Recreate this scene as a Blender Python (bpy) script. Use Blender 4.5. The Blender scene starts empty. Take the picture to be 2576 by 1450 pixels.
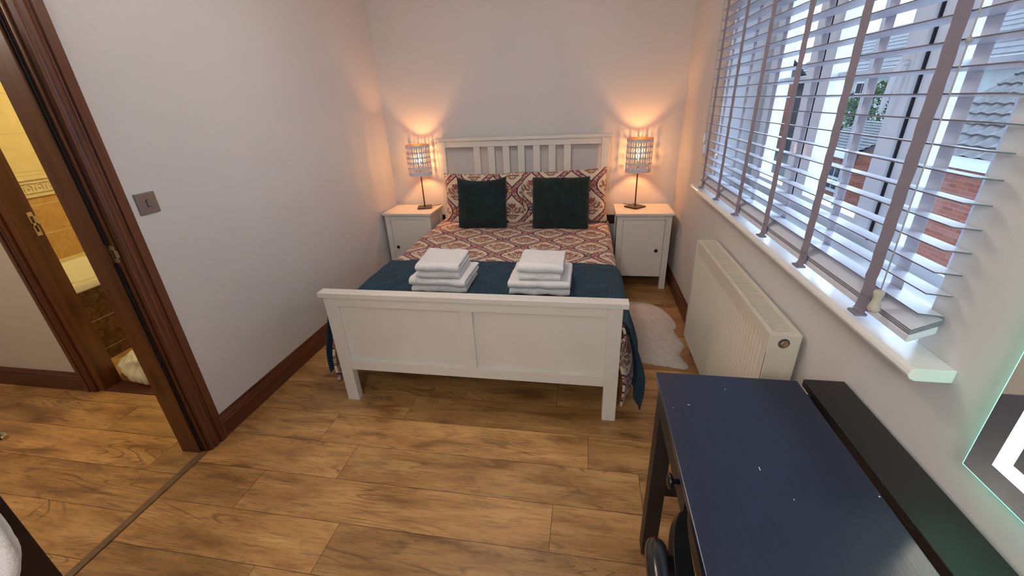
import bpy, bmesh, math, random
from mathutils import Vector, Matrix, noise
random.seed(7)
PI = math.pi
scene = bpy.context.scene
col = scene.collection

# ------------------------------------------------------------------ camera
cam_data = bpy.data.cameras.new('camera')
cam = bpy.data.objects.new('camera', cam_data); col.objects.link(cam)
CAM = Vector((1.8122, -3.765, 1.5168))
R = Matrix(((0.984948, -0.03074, 0.170094), (0.16757, 0.411171, -0.896024), (-0.042394, 0.91104, 0.410133)))
cam.matrix_world = Matrix.Translation(CAM) @ R.to_4x4()
cam_data.sensor_width = 36.0
cam_data.lens = 1038.617 / 2576 * 36.0
cam_data.clip_start = 0.02
scene.camera = cam

# ------------------------------------------------------------------ world (overcast daylight)
w = bpy.data.worlds.new('overcast'); scene.world = w; w.use_nodes = True
wn = w.node_tree.nodes; wl = w.node_tree.links
bg = wn['Background']
tc = wn.new('ShaderNodeTexCoord'); ns_ = wn.new('ShaderNodeTexNoise'); cr = wn.new('ShaderNodeValToRGB')
ns_.inputs['Scale'].default_value = 2.2; ns_.inputs['Detail'].default_value = 4
wl.new(tc.outputs['Generated'], ns_.inputs['Vector']); wl.new(ns_.outputs['Fac'], cr.inputs['Fac'])
cr.color_ramp.elements[0].position = .35; cr.color_ramp.elements[0].color = (.52, .70, 1, 1)
cr.color_ramp.elements[1].position = .7; cr.color_ramp.elements[1].color = (.72, .86, 1, 1)
wl.new(cr.outputs['Color'], bg.inputs['Color'])
bg.inputs['Strength'].default_value = 5.0

# ------------------------------------------------------------------ lamps of the place, plus an added rear fill
def point(name, loc, color, power, radius=.08):
    l = bpy.data.lights.new(name, 'POINT'); l.color = color; l.energy = power; l.shadow_soft_size = radius
    o = bpy.data.objects.new(name, l); o.location = loc; col.objects.link(o); return o
CEIL_LAMP = (1.25, -1.95, 2.18)
point('ceiling_lamp_light', CEIL_LAMP, (1.0, .90, .80), 15, .12)
REAR_FILL = (1.5, -5.0, 2.2)
point('rear_fill_light', REAR_FILL, (1.0, .975, .96), 64, .25)  # added fill from behind the camera, brightens the footboard front
point('bathroom_lamp_light', (-1.0, -1.1, 2.15), (1.0, .78, .38), 27, .12)
point('hall_lamp_light', (-1.3, -3.3, 2.15), (1.0, .84, .68), 26, .12)

scene.view_settings.view_transform = 'Standard'
scene.view_settings.look = 'None'
scene.view_settings.gamma = 1
scene.view_settings.use_curve_mapping = False
scene.view_settings.exposure = 0.0

# ================================================================== helpers
def sock(x, nt):
    return x
class X:
    """tiny expression compiler: python maths -> Math nodes"""
    def __init__(s, nt, v): s.nt = nt; s.v = v
    def _op(s, op, *a):
        n = s.nt.nodes.new('ShaderNodeMath'); n.operation = op
        for i, q in enumerate((s,) + a):
            if isinstance(q, X):
                if isinstance(q.v, (int, float)): n.inputs[i].default_value = q.v
                else: s.nt.links.new(q.v, n.inputs[i])
            else: n.inputs[i].default_value = q
        return X(s.nt, n.outputs[0])
    def __add__(s, o): return s._op('ADD', o)
    __radd__ = __add__
    def __sub__(s, o): return s._op('SUBTRACT', o)
    def __rsub__(s, o): return X(s.nt, float(o))._op('SUBTRACT', s)
    def __mul__(s, o): return s._op('MULTIPLY', o)
    __rmul__ = __mul__
    def __truediv__(s, o): return s._op('DIVIDE', o)
    def abs(s): return s._op('ABSOLUTE')
    def frac(s): return s._op('FRACT')
    def floor(s): return s._op('FLOOR')
    def cos(s): return s._op('COSINE')
    def sqrt(s): return s._op('SQRT')
    def lt(s, o): return s._op('LESS_THAN', o)
    def gt(s, o): return s._op('GREATER_THAN', o)
    def min(s, o): return s._op('MINIMUM', o)
    def max(s, o): return s._op('MAXIMUM', o)
    def mod(s, o): return s._op('FLOORED_MODULO', o)
    def atan2(s, o): return s._op('ARCTAN2', o)

MATS = {}
def new_mat(name):
    m = bpy.data.materials.new(name); m.use_nodes = True
    return m, m.node_tree, m.node_tree.nodes['Principled BSDF']
def mixc(nt, fac, a, b):
    n = nt.nodes.new('ShaderNodeMix'); n.data_type = 'RGBA'
    f = fac.v if isinstance(fac, X) else fac
    if isinstance(f, (int, float)): n.inputs[0].default_value = f
    else: nt.links.new(f, n.inputs[0])
    for k, c in ((6, a), (7, b)):
        if isinstance(c, tuple): n.inputs[k].default_value = (*c[:3], 1)
        else: nt.links.new(c, n.inputs[k])
    return n.outputs[2]
def noise_n(nt, vec, scale, detail=3, rough=.5, dist=0):
    n = nt.nodes.new('ShaderNodeTexNoise'); n.inputs['Scale'].default_value = scale
    n.inputs['Detail'].default_value = detail; n.inputs['Roughness'].default_value = rough
    n.inputs['Distortion'].default_value = dist
    if vec is not None: nt.links.new(vec, n.inputs['Vector'])
    return n.outputs['Fac']
def ramp(nt, fac, stops):
    n = nt.nodes.new('ShaderNodeValToRGB'); nt.links.new(fac, n.inputs['Fac'])
    e = n.color_ramp.elements
    while len(e) < len(stops): e.new(.5)
    for k, (p, c) in enumerate(stops): e[k].position = p; e[k].color = (*c[:3], 1)
    return n.outputs['Color']
def mapping(nt, vec, scale, rot=(0, 0, 0), loc=(0, 0, 0)):
    n = nt.nodes.new('ShaderNodeMapping'); nt.links.new(vec, n.inputs['Vector'])
    n.inputs['Scale'].default_value = scale; n.inputs['Rotation'].default_value = rot; n.inputs['Location'].default_value = loc
    return n.outputs[0]
def objco(nt):
    return nt.nodes.new('ShaderNodeTexCoord').outputs['Object']
def geopos(nt):
    return nt.nodes.new('ShaderNodeNewGeometry').outputs['Position']
def bump(nt, p, h, strength, dist=.002):
    n = nt.nodes.new('ShaderNodeBump'); n.inputs['Strength'].default_value = strength; n.inputs['Distance'].default_value = dist
    nt.links.new(h, n.inputs['Height']); nt.links.new(n.outputs[0], p.inputs['Normal'])
def simple(name, c, rough=.5, metal=0, nscale=40, namt=.06, b=0, bd=.001, bscale=None, spec=None, sheen=0):
    m, nt, p = new_mat(name)
    v = objco(nt)
    f = noise_n(nt, v, nscale, 4)
    lo = tuple(x * (1 - namt) for x in c); hi = tuple(min(1, x * (1 + namt)) for x in c)
    nt.links.new(ramp(nt, f, [(.3, lo), (.7, hi)]), p.inputs['Base Color'])
    p.inputs['Roughness'].default_value = rough; p.inputs['Metallic'].default_value = metal
    if spec is not None: p.inputs['Specular IOR Level'].default_value = spec
    if sheen: p.inputs['Sheen Weight'].default_value = sheen
    if b: bump(nt, p, noise_n(nt, v, bscale or nscale, 5, .6), b, bd)
    MATS[name] = m; return m

# painted walls and ceilings
simple('wall_paint', (.655, .645, .65), .75, nscale=3, namt=.015, b=.25, bd=.001, bscale=160)
simple('hall_paint', (.62, .58, .53), .75, nscale=3, namt=.02, b=.2, bscale=160)
simple('ceiling_paint', (.80, .79, .77), .8, nscale=3, namt=.01)
simple('white_furniture', (.72, .70, .66), .38, nscale=8, namt=.02, b=.08, bd=.0006, bscale=90)
simple('sill_gloss', (.84, .84, .83), .14, nscale=6, namt=.02)
simple('radiator_enamel', (.74, .70, .60), .3, nscale=5, namt=.015)
simple('radiator_dark', (.10, .09, .08), .7)
simple('upvc', (.80, .84, .88), .22, nscale=5, namt=.01)
simple('gasket', (.01, .012, .02), .6)
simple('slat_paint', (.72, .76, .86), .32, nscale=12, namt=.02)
simple('slat_edge_shade', (.16, .16, .21), .6)  # shadow contrast along the slat edges, put into their colour
simple('tape_cloth', (.26, .24, .31), .85, nscale=300, namt=.1, b=.3, bscale=500)
simple('cord', (.45, .42, .42), .8)
simple('tassel_wood', (.55, .50, .42), .5)
simple('black_metal', (.025, .02, .018), .4)
simple('black_knob', (.01, .01, .012), .25)
simple('brushed_steel', (.26, .25, .24), .38, metal=.9, nscale=60, namt=.1)
simple('brass', (.62, .50, .26), .25, metal=1)
simple('steel_worn', (.50, .44, .33), .35, metal=.9)
simple('towel', (.89, .88, .89), .95, nscale=60, namt=.05, b=.9, bd=.004, bscale=260, sheen=.3)
simple('rug_wool', (.80, .74, .70), .95, nscale=28, namt=.10, b=1.0, bd=.01, bscale=150, sheen=.3)
simple('mattress', (.75, .74, .70), .9)
simple('cushion_green', (.006, .021, .022), .95, nscale=16, namt=.5, b=1.0, bd=.006, bscale=220, sheen=.07)
simple('chair_black', (.012, .013, .015), .22, nscale=20, namt=.2)
simple('tub_enamel', (.80, .78, .62), .1, nscale=4, namt=.01)
simple('bag_plastic', (.80, .76, .52), .35, nscale=14, namt=.08, b=.8, bd=.006, bscale=30)
simple('bath_cream_tile', (.72, .62, .34), .25, nscale=14, namt=.06)
simple('bath_relief', (.74, .64, .40), .35, nscale=14, namt=.06)
simple('grout', (.70, .62, .42), .8)
simple('door_pale', (.62, .58, .55), .45, nscale=5, namt=.02)
simple('door_dark', (.018, .008, .007), .4, nscale=9, namt=.3)
simple('fascia_white', (.34, .36, .38), .5)
simple('render_white', (.24, .25, .25), .8, nscale=2, namt=.05)
simple('bulb_socket', (.05, .04, .03), .5)
simple('strip_metal', (.17, .10, .045), .55, metal=0, nscale=30, namt=.15)
simple('orange_pad', (.75, .17, .03), .6)
simple('net_black', (.01, .012, .014), .7)
simple('hot_pipe', (.5, .4, .25), .3, metal=.8)

def emit(name, c, s):
    m, nt, p = new_mat(name)
    p.inputs['Base Color'].default_value = (*c, 1)
    f = noise_n(nt, objco(nt), 9, 1)
    p.inputs['Emission Color'].default_value = (*c, 1); p.inputs['Emission Strength'].default_value = s
    MATS[name] = m
emit('bulb_glow', (1, .45, .15), 620)
emit('ceiling_glow', (1, .88, .72), 6)
emit('bath_glow', (1, .76, .34), 6)
emit('led_strip', (.78, 1.0, .96), 1.7)
emit('led_edge', (.22, 1.0, .72), 3.0)

def wood(name, c1, c2, knot, rough, axis, scale=1.0, bumpamt=.15):
    """stained timber, grain along the given axis"""
    m, nt, p = new_mat(name)
    v = geopos(nt)
    s = [22 * scale] * 3; s[axis] = 1.1 * scale
    f = noise_n(nt, mapping(nt, v, tuple(s)), 1.6, 6, .62, .6)
    base = ramp(nt, f, [(.30, c2), (.52, c1), (.72, tuple(x * 1.25 for x in c1))])
    s2 = [6 * scale] * 3; s2[axis] = 2.2 * scale
    vo = nt.nodes.new('ShaderNodeTexVoronoi'); vo.inputs['Scale'].default_value = 1.1
    nt.links.new(mapping(nt, v, tuple(s2)), vo.inputs['Vector'])
    k = ramp(nt, vo.outputs['Distance'], [(.04, (1, 1, 1)), (.24, (0, 0, 0))])
    sp = nt.nodes.new('ShaderNodeSeparateColor'); nt.links.new(k, sp.inputs[0])
    colr = mixc(nt, X(nt, sp.outputs[0]) * .8, base, knot)
    nt.links.new(colr, p.inputs['Base Color']); p.inputs['Roughness'].default_value = rough
    bump(nt, p, f, bumpamt, .002)
    MATS[name] = m
wood('pine_vertical', (.135, .046, .020), (.055, .017, .009), (.018, .006, .004), .32, 2)
wood('pine_along_y', (.125, .040, .018), (.050, .016, .009), (.02, .006, .004), .32, 1)
wood('pine_along_x', (.105, .036, .020), (.045, .015, .010), (.02, .006, .004), .35, 0)
wood('pine_lining', (.155, .055, .018), (.085, .028, .010), (.03, .010, .005), .38, 2)
wood('dark_board', (.022, .010, .008), (.012, .006, .005), (.01, .005, .004), .4, 0)

def desk_mat(name, c, rough):
    m, nt, p = new_mat(name)
    v = geopos(nt)
    f = noise_n(nt, mapping(nt, v, (160, 6, 40)), 1.5, 5, .6, .4)
    nt.links.new(ramp(nt, f, [(.3, c), (.7, tuple(x * 1.5 for x in c))]), p.inputs['Base Color'])
    # small white nicks and scratches
    p.inputs['Roughness'].default_value = rough
    p.inputs['Specular IOR Level'].default_value = .8
    bump(nt, p, f, .25, .0008)
    MATS[name] = m
desk_mat('desk_black', (.012, .018, .042), .30)
desk_mat('desk_ledge_black', (.0035, .0035, .005), .5)

def floor_mat():
    m, nt, p = new_mat('laminate')
    uv = nt.nodes.new('ShaderNodeUVMap'); uv.uv_map = 'plank'
    uid = nt.nodes.new('ShaderNodeUVMap'); uid.uv_map = 'ident'
    sp = nt.nodes.new('ShaderNodeSeparateXYZ'); nt.links.new(uid.outputs[0], sp.inputs[0])
    r = X(nt, sp.outputs[0])
    v = uv.outputs[0]
    broad = noise_n(nt, mapping(nt, v, (1.6, 7.5, 1)), 1.5, 4, .55, .5)
    grain = noise_n(nt, mapping(nt, v, (6.0, 75, 1)), 1.5, 6, .75, .8)
    fine = noise_n(nt, mapping(nt, v, (10, 230, 1)), 1.5, 3, .6, .5)
    rings = noise_n(nt, mapping(nt, v, (.55, 5.0, 1)), 1.2, 1.5, .45, .35)
    patch = noise_n(nt, mapping(nt, v, (3.2, 8, 1)), 1.7, 5, .6, .5)
    base = ramp(nt, broad, [(.30, (.22, .105, .034)), (.44, (.41, .215, .075)), (.60, (.53, .30, .112)), (.78, (.61, .37, .15))])
    # cathedral growth rings
    rg = ((X(nt, rings) * 30).frac() - .5).abs()
    rmask = (rg * -7 + 1.0).max(0).min(1)
    ringpatch = ramp(nt, noise_n(nt, mapping(nt, v, (1.0, 4.0, 1), loc=(3, 7, 0)), 1.6, 2), [(.50, (0, 0, 0)), (.60, (1, 1, 1))])
    s1 = nt.nodes.new('ShaderNodeSeparateColor'); nt.links.new(ringpatch, s1.inputs[0])
    c = mixc(nt, rmask * X(nt, s1.outputs[0]) * .7, base, (.12, .055, .024))
    gm = ramp(nt, grain, [(.50, (0, 0, 0)), (.60, (1, 1, 1))])
    s2 = nt.nodes.new('ShaderNodeSeparateColor'); nt.links.new(gm, s2.inputs[0])
    c = mixc(nt, X(nt, s2.outputs[0]) * .45, c, (.13, .065, .030))
    pm = ramp(nt, patch, [(.56, (0, 0, 0)), (.74, (1, 1, 1))])
    s3 = nt.nodes.new('ShaderNodeSeparateColor'); nt.links.new(pm, s3.inputs[0])
    c = mixc(nt, X(nt, s3.outputs[0]) * .72, c, (.135, .070, .036))
    # dark knots
    vo = nt.nodes.new('ShaderNodeTexVoronoi'); vo.inputs['Scale'].default_value = 1.0
    nt.links.new(mapping(nt, v, (1.1, 4.2, 1)), vo.inputs['Vector'])
    km = ramp(nt, vo.outputs['Distance'], [(.012, (1, 1, 1)), (.075, (0, 0, 0))])
    s4 = nt.nodes.new('ShaderNodeSeparateColor'); nt.links.new(km, s4.inputs[0])
    c = mixc(nt, X(nt, s4.outputs[0]) * .7, c, (.06, .028, .014))
    hs = nt.nodes.new('ShaderNodeHueSaturation')
    nt.links.new(c, hs.inputs['Color'])
    nt.links.new((r * .36 + .80).v, hs.inputs['Value'])
    nt.links.new(hs.outputs[0], p.inputs['Base Color'])
    p.inputs['Roughness'].default_value = .36
    nt.links.new((X(nt, fine) * .2 + .30).v, p.inputs['Roughness'])
    bump(nt, p, grain, .22, .0012)
    MATS['laminate'] = m
floor_mat()
simple('plank_gap', (.05, .025, .012), .9)

def ogee_mat():
    """cotton print: ogee lattice of wavy bands with flower nodes and flower bouquets"""
    m, nt, p = new_mat('ogee_print')
    uv = nt.nodes.new('ShaderNodeUVMap'); uv.uv_map = 'cloth'
    sp = nt.nodes.new('ShaderNodeSeparateXYZ'); nt.links.new(uv.outputs[0], sp.inputs[0])
    Wd, Hd = .335, .34
    warp = noise_n(nt, uv.outputs[0], 9, 2)
    u = X(nt, sp.outputs[0]) / Wd + (X(nt, warp) - .5) * .03
    v = X(nt, sp.outputs[1]) / Hd
    fine = noise_n(nt, uv.outputs[0], 130, 3, .6)
    med = noise_n(nt, uv.outputs[0], 62, 2, .6)
    c_ = (v * (2 * PI)).cos() * .195
    de = ((u - c_ + .5).frac() - .5).abs()
    do = ((u + c_).frac() - .5).abs()
    d = de.min(do)
    cream = (.74, .63, .50)
    base = mixc(nt, (X(nt, fine) * .3).v, cream, (.64, .53, .40))
    # medallion motif, mirrored about its stem
    k = (v * 2 + .5).floor()                       # half-row index
    shift = k.mod(2) * .5
    mx = (((u - shift - .75 + .5).frac()) - .5) * Wd
    my = ((v * 2 + .5).frac() - .5) * (Hd / 2)
    ax = mx.abs()
    def ell(cx, cy, a, b, ang):
        ca, sa = math.cos(ang), math.sin(ang)
        px, py = ax - cx, my - cy
        q = (px * ca + py * sa) / a; s = (py * ca - px * sa) / b
        return (q * q + s * s)
    leaves = None
    for args in ((.028, .014, .027, .009, .9), (.048, -.008, .028, .009, .35), (.030, -.040, .026, .008, -.1), (.026, .050, .018, .008, 1.2), (.066, .018, .017, .011, .8), (.018, -.062, .018, .007, .5), (.088, -.012, .012, .009, .3)):
        e = ell(*args)
        leaves = e if leaves is None else leaves.min(e)
    ang = my.atan2(mx)
    fy = my - .044
    rr = (mx * mx + fy * fy).sqrt()
    pet = (fy.atan2(mx) * 8).cos() * .006 + .024
    stem = ax.lt(.0022) * my.abs().lt(.06)
    leafm = (leaves + X(nt, fine) * .8).lt(1.55)
    leafe = (leaves + X(nt, fine) * .8).lt(.95)
    base = mixc(nt, stem, base, (.07, .045, .04))
    base = mixc(nt, leafm * .9, base, (.16, .055, .05))
    base = mixc(nt, leafe * .75, base, (.36, .16, .10))
    fl = rr.lt(pet)
    base = mixc(nt, fl * .92, base, (.30, .035, .055))
    base = mixc(nt, rr.lt(.008), base, (.42, .10, .13))
    # small sprigs sprinkled inside medallions
    spr = X(nt, med).gt(.56) * (mx * mx + my * my * 1.6).sqrt().lt(.078)
    base = mixc(nt, spr * .7, base, (.24, .08, .07))
    # mottled band between two dark lines
    band = d.lt(.080)
    bc = mixc(nt, X(nt, med).gt(.5), (.60, .42, .38), (.26, .06, .09))
    bc = mixc(nt, X(nt, fine).gt(.58), bc, (.55, .20, .22))
    base = mixc(nt, band, base, bc)
    line = (d - .080).abs().lt(.019)
    base = mixc(nt, line * .95, base, (.030, .012, .022))
    # node flowers (pairs), alternately pink / slate / orange
    nx = (((u - shift - .25 + .5).frac()) - .5) * Wd
    def flower(cx, rad, colr, cen):
        nonlocal base
        dx = nx - cx
        q = (dx * dx + my * my).sqrt()
        ed = (my.atan2(dx) * 7).cos() * (rad * .12) + rad
        sel = q.lt(ed)
        base = mixc(nt, sel, base, colr)
        base = mixc(nt, (q - rad * .93).abs().lt(rad * .10) * .7, base, (.06, .03, .04))
        base = mixc(nt, q.lt(rad * .42), base, cen)
    cell = (u - shift - .25 + .5).floor() + k
    alt = cell.mod(3)
    c1 = mixc(nt, alt.gt(1.5), mixc(nt, alt.gt(.5), (.05, .07, .11), (.52, .22, .05)), (.50, .12, .14))
    flower(-.019, .021, c1, (.50, .45, .42))
    flower(.021, .019, (.52, .15, .15), (.22, .02, .04))
    nt.links.new(base, p.inputs['Base Color'])
    p.inputs['Roughness'].default_value = .85
    p.inputs['Sheen Weight'].default_value = .15
    bump(nt, p, noise_n(nt, uv.outputs[0], 14, 4, .6), .5, .006)
    MATS['ogee_print'] = m
ogee_mat()

def throw_mat():
    m, nt, p = new_mat('teal_ribbed')
    uv = nt.nodes.new('ShaderNodeUVMap'); uv.uv_map = 'cloth'
    sp = nt.nodes.new('ShaderNodeSeparateXYZ'); nt.links.new(uv.outputs[0], sp.inputs[0])
    u = X(nt, sp.outputs[0]) / .023; v = X(nt, sp.outputs[1]) / .013
    fu = (u.frac() - .5).abs() * 2; fv = (v.frac() - .5).abs() * 2
    n1 = noise_n(nt, uv.outputs[0], 14, 4, .6); n2 = noise_n(nt, uv.outputs[0], 120, 3, .7)
    c = ramp(nt, n1, [(.3, (.004, .020, .040)), (.7, (.009, .042, .078))])
    c = mixc(nt, fu.gt(.80) * .35, c, (.004, .014, .028))
    c = mixc(nt, X(nt, n2).gt(.58) * .4, c, (.012, .055, .095))
    nt.links.new(c, p.inputs['Base Color']); p.inputs['Roughness'].default_value = .9
    p.inputs['Sheen Weight'].default_value = .2
    p.inputs['Sheen Tint'].default_value = (.2, .5, .7, 1)
    h = (1 - fu * fu) * .8 + (1 - fv * fv) * .3 + X(nt, n2) * .4
    bump(nt, p, h.v, .9, .005)
    MATS['teal_ribbed'] = m
throw_mat()

def glass_mat(name, tint=(.93, .97, 1)):
    m = bpy.data.materials.new(name); m.use_nodes = True; nt = m.node_tree
    for n in list(nt.nodes): nt.nodes.remove(n)
    out = nt.nodes.new('ShaderNodeOutputMaterial'); mx = nt.nodes.new('ShaderNodeMixShader')
    tr = nt.nodes.new('ShaderNodeBsdfTransparent'); gl = nt.nodes.new('ShaderNodeBsdfGlossy'); fr = None
    tr.inputs[0].default_value = (*tint, 1); gl.inputs['Roughness'].default_value = .01; mx.inputs[0].default_value = .07
    nt.links.new(tr.outputs[0], mx.inputs[1]); nt.links.new(gl.outputs[0], mx.inputs[2])
    nt.links.new(mx.outputs[0], out.inputs[0]); MATS[name] = m
glass_mat('window_glass')
def mirror_mat():
    m, nt, p = new_mat('mirror_silver')
    f = noise_n(nt, objco(nt), 5, 2)
    nt.links.new(ramp(nt, f, [(.3, (.80, .84, .82)), (.7, (.84, .87, .85))]), p.inputs['Base Color'])
    p.inputs['Metallic'].default_value = 1; p.inputs['Roughness'].default_value = .03
    MATS['mirror_silver'] = m
mirror_mat()
def metal_mat(name, c, rough):
    m, nt, p = new_mat(name)
    f = noise_n(nt, objco(nt), 20, 2)
    nt.links.new(ramp(nt, f, [(.3, tuple(x * .93 for x in c)), (.7, c)]), p.inputs['Base Color'])
    p.inputs['Metallic'].default_value = 1; p.inputs['Roughness'].default_value = rough; MATS[name] = m
metal_mat('copper_inner', (.95, .55, .28), .22)
simple('shade_white', (.66, .68, .74), .55, nscale=10, namt=.01)

def tile_mat(name, c1, c2, tw, th, gy, gz, grout, rough, scale=14, axis=1, gw=.004):
    """square tiles on a wall; grout joints from world position"""
    m, nt, p = new_mat(name)
    v = geopos(nt); sp = nt.nodes.new('ShaderNodeSeparateXYZ'); nt.links.new(v, sp.inputs[0])
    a = X(nt, sp.outputs[axis]) - gy; b = X(nt, sp.outputs[2]) - gz
    da = (((a / tw + .5).frac() - .5).abs()) * tw; db = (((b / th + .5).frac() - .5).abs()) * th
    g = da.min(db).lt(gw / 2)
    f = noise_n(nt, v, scale, 6, .62, 1.0)
    base = ramp(nt, f, [(.32, c1), (.68, c2)])
    nt.links.new(mixc(nt, g, base, grout), p.inputs['Base Color']); p.inputs['Roughness'].default_value = rough
    bump(nt, p, (1 - g).v, .4, .002)
    MATS[name] = m
tile_mat('upper_tile', (.70, .59, .30), (.77, .66, .38), .33, .253, -1.22, 1.212, (.56, .48, .26), .22, 9)
tile_mat('ochre_tile', (.46, .25, .08), (.58, .37, .15), .33, .204, -1.22, .576, (.72, .60, .30), .25, 16)
tile_mat('brown_marble_tile', (.040, .018, .009), (.16, .082, .042), .33, .21, -1.55, .29, (.50, .38, .22), .2, 22)

def brick_mat():
    m, nt, p = new_mat('red_brick')
    v = mapping(nt, geopos(nt), (1, 1, 1), rot=(0, 0, 0))
    sp = nt.nodes.new('ShaderNodeSeparateXYZ'); nt.links.new(v, sp.inputs[0])
    cb = nt.nodes.new('ShaderNodeCombineXYZ')
    nt.links.new((X(nt, sp.outputs[0]) + X(nt, sp.outputs[1])).v, cb.inputs[0]); nt.links.new(sp.outputs[2], cb.inputs[1])
    b = nt.nodes.new('ShaderNodeTexBrick'); nt.links.new(cb.outputs[0], b.inputs['Vector'])
    b.inputs['Scale'].default_value = 1; b.inputs['Brick Width'].default_value = .225; b.inputs['Row Height'].default_value = .075
    b.inputs['Mortar Size'].default_value = .006
    b.inputs['Color1'].default_value = (.15, .035, .020, 1); b.inputs['Color2'].default_value = (.20, .055, .03, 1); b.inputs['Mortar'].default_value = (.14, .10, .08, 1)
    nt.links.new(b.outputs['Color'], p.inputs['Base Color']); p.inputs['Roughness'].default_value = .9
    MATS['red_brick'] = m
brick_mat()
simple('roof_tile', (.05, .045, .045), .35, nscale=9, namt=.45, b=.5, bscale=30)
simple('slate_roof', (.06, .06, .065), .6, nscale=5, namt=.3)
simple('foliage', (.022, .055, .014), .8, nscale=6, namt=.6)
simple('foliage_pale', (.07, .085, .04), .8, nscale=6, namt=.5)
simple('bark', (.05, .035, .025), .9)
simple('ground_tarmac', (.03, .032, .035), .85, nscale=2, namt=.3)
simple('fence_wood', (.10, .07, .045), .9, nscale=8, namt=.3)
simple('dark_window', (.01, .012, .02), .1)

# ------------------------------------------------------------------ mesh building
class MB:
    def __init__(s): s.bm = bmesh.new(); s.mi = 0
    def box(s, x0, x1, y0, y1, z0, z1):
        vs = [s.bm.verts.new((x, y, z)) for x in (x0, x1) for y in (y0, y1) for z in (z0, z1)]
        for f in ((0, 1, 3, 2), (4, 6, 7, 5), (0, 4, 5, 1), (2, 3, 7, 6), (0, 2, 6, 4), (1, 5, 7, 3)):
            q = s.bm.faces.new([vs[i] for i in f]); q.material_index = s.mi
        return vs
    def quad(s, *p):
        vs = [s.bm.verts.new(q) for q in p]; f = s.bm.faces.new(vs); f.material_index = s.mi; return f
    def prism(s, prof, fn, a, b):
        """closed 2-D profile swept between a and b; fn(p, t) -> xyz"""
        A = [s.bm.verts.new(fn(p, a)) for p in prof]; B = [s.bm.verts.new(fn(p, b)) for p in prof]
        n = len(prof)
        for i in range(n):
            s.bm.faces.new((A[i], A[(i + 1) % n], B[(i + 1) % n], B[i]))
        s.bm.faces.new(A[::-1]); s.bm.faces.new(B)
    def tube(s, pts, r, n=12, cap=True):
        rings = []; P = [Vector(p) for p in pts]; up = None
        for i, p in enumerate(P):
            d = (P[min(i + 1, len(P) - 1)] - P[max(i - 1, 0)]).normalized()
            if up is None:
                up = Vector((0, 0, 1)) if abs(d.z) < .9 else Vector((1, 0, 0))
            a = d.cross(up).normalized(); b = a.cross(d).normalized(); up = b
            rr = r[i] if isinstance(r, (list, tuple)) else r
            rings.append([s.bm.verts.new(p + a * (rr * math.cos(2 * PI * k / n)) + b * (rr * math.sin(2 * PI * k / n))) for k in range(n)])
        for A, B in zip(rings, rings[1:]):
            for k in range(n): s.bm.faces.new((A[k], A[(k + 1) % n], B[(k + 1) % n], B[k]))
        if cap: s.bm.faces.new(rings[0][::-1]); s.bm.faces.new(rings[-1])
    def lathe(s, prof, c, n=32, axis='z', cap=True):
        """profile of (r, h) turned about an axis through c"""
        rings = []
        for r, h in prof:
            ring = []
            for k in range(n):
                a = 2 * PI * k / n; q = (r * math.cos(a), r * math.sin(a))
                if axis == 'z': p = (c[0] + q[0], c[1] + q[1], c[2] + h)
                elif axis == 'x': p = (c[0] + h, c[1] + q[0], c[2] + q[1])
                else: p = (c[0] + q[0], c[1] + h, c[2] + q[1])
                ring.append(s.bm.verts.new(p))
            rings.append(ring)
        for A, B in zip(rings, rings[1:]):
            for k in range(n): s.bm.faces.new((A[k], A[(k + 1) % n], B[(k + 1) % n], B[k]))
        if cap: s.bm.faces.new(rings[0][::-1]); s.bm.faces.new(rings[-1])
    def grid(s, nu, nv, fn, uvfn=None, closeu=False):
        V = [[s.bm.verts.new(fn(i / nu, j / nv)) for j in range(nv + 1)] for i in range(nu + 1)]
        lay = s.bm.loops.layers.uv.get('cloth') or (s.bm.loops.layers.uv.new('cloth') if uvfn else None)
        for i in range(nu):
            for j in range(nv):
                f = s.bm.faces.new((V[i][j], V[i + 1][j], V[i + 1][j + 1], V[i][j + 1]))
                if uvfn:
                    for l, (a, b) in zip(f.loops, ((i, j), (i + 1, j), (i + 1, j + 1), (i, j + 1))):
                        l[lay].uv = uvfn(a / nu, b / nv)
        return V

def wloc(o):
    v = Vector((0, 0, 0))
    while o is not None: v += o.location; o = o.parent
    return v
def obj(name, mb, mat, parent=None, smooth=False, bev=0, local=False, label=None, subsurf=0, solid=0, weld=False, autosm=None):
    if isinstance(mat, str): mat = (mat,)
    me = bpy.data.meshes.new(name)
    if weld: bmesh.ops.remove_doubles(mb.bm, verts=mb.bm.verts, dist=1e-5)
    bmesh.ops.recalc_face_normals(mb.bm, faces=mb.bm.faces)
    if parent is not None and not local:
        off = wloc(parent)
        for v in mb.bm.verts: v.co -= off
    if smooth:
        for f in mb.bm.faces: f.smooth = True
    mb.bm.to_mesh(me); mb.bm.free()
    for q in mat: me.materials.append(MATS[q])
    o = bpy.data.objects.new(name, me); col.objects.link(o)
    if parent is not None: o.parent = parent
    if autosm is not None:
        me.set_sharp_from_angle(angle=math.radians(autosm))
    if bev:
        b = o.modifiers.new('bevel', 'BEVEL'); b.width = bev; b.segments = 2; b.limit_method = 'ANGLE'; b.angle_limit = math.radians(40)
    if solid:
        q = o.modifiers.new('solid', 'SOLIDIFY'); q.thickness = solid; q.offset = -1
    if subsurf:
        q = o.modifiers.new('sub', 'SUBSURF'); q.levels = subsurf; q.render_levels = subsurf
    if label: o['label'] = label
    return o
def boxes(*bs):
    m = MB()
    for b in bs: m.box(*b)
    return m
def tag(o, label, cat, group=None, kind=None):
    o['label'] = label; o['category'] = cat
    if group: o['group'] = group
    if kind: o['kind'] = kind
    return o
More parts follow.
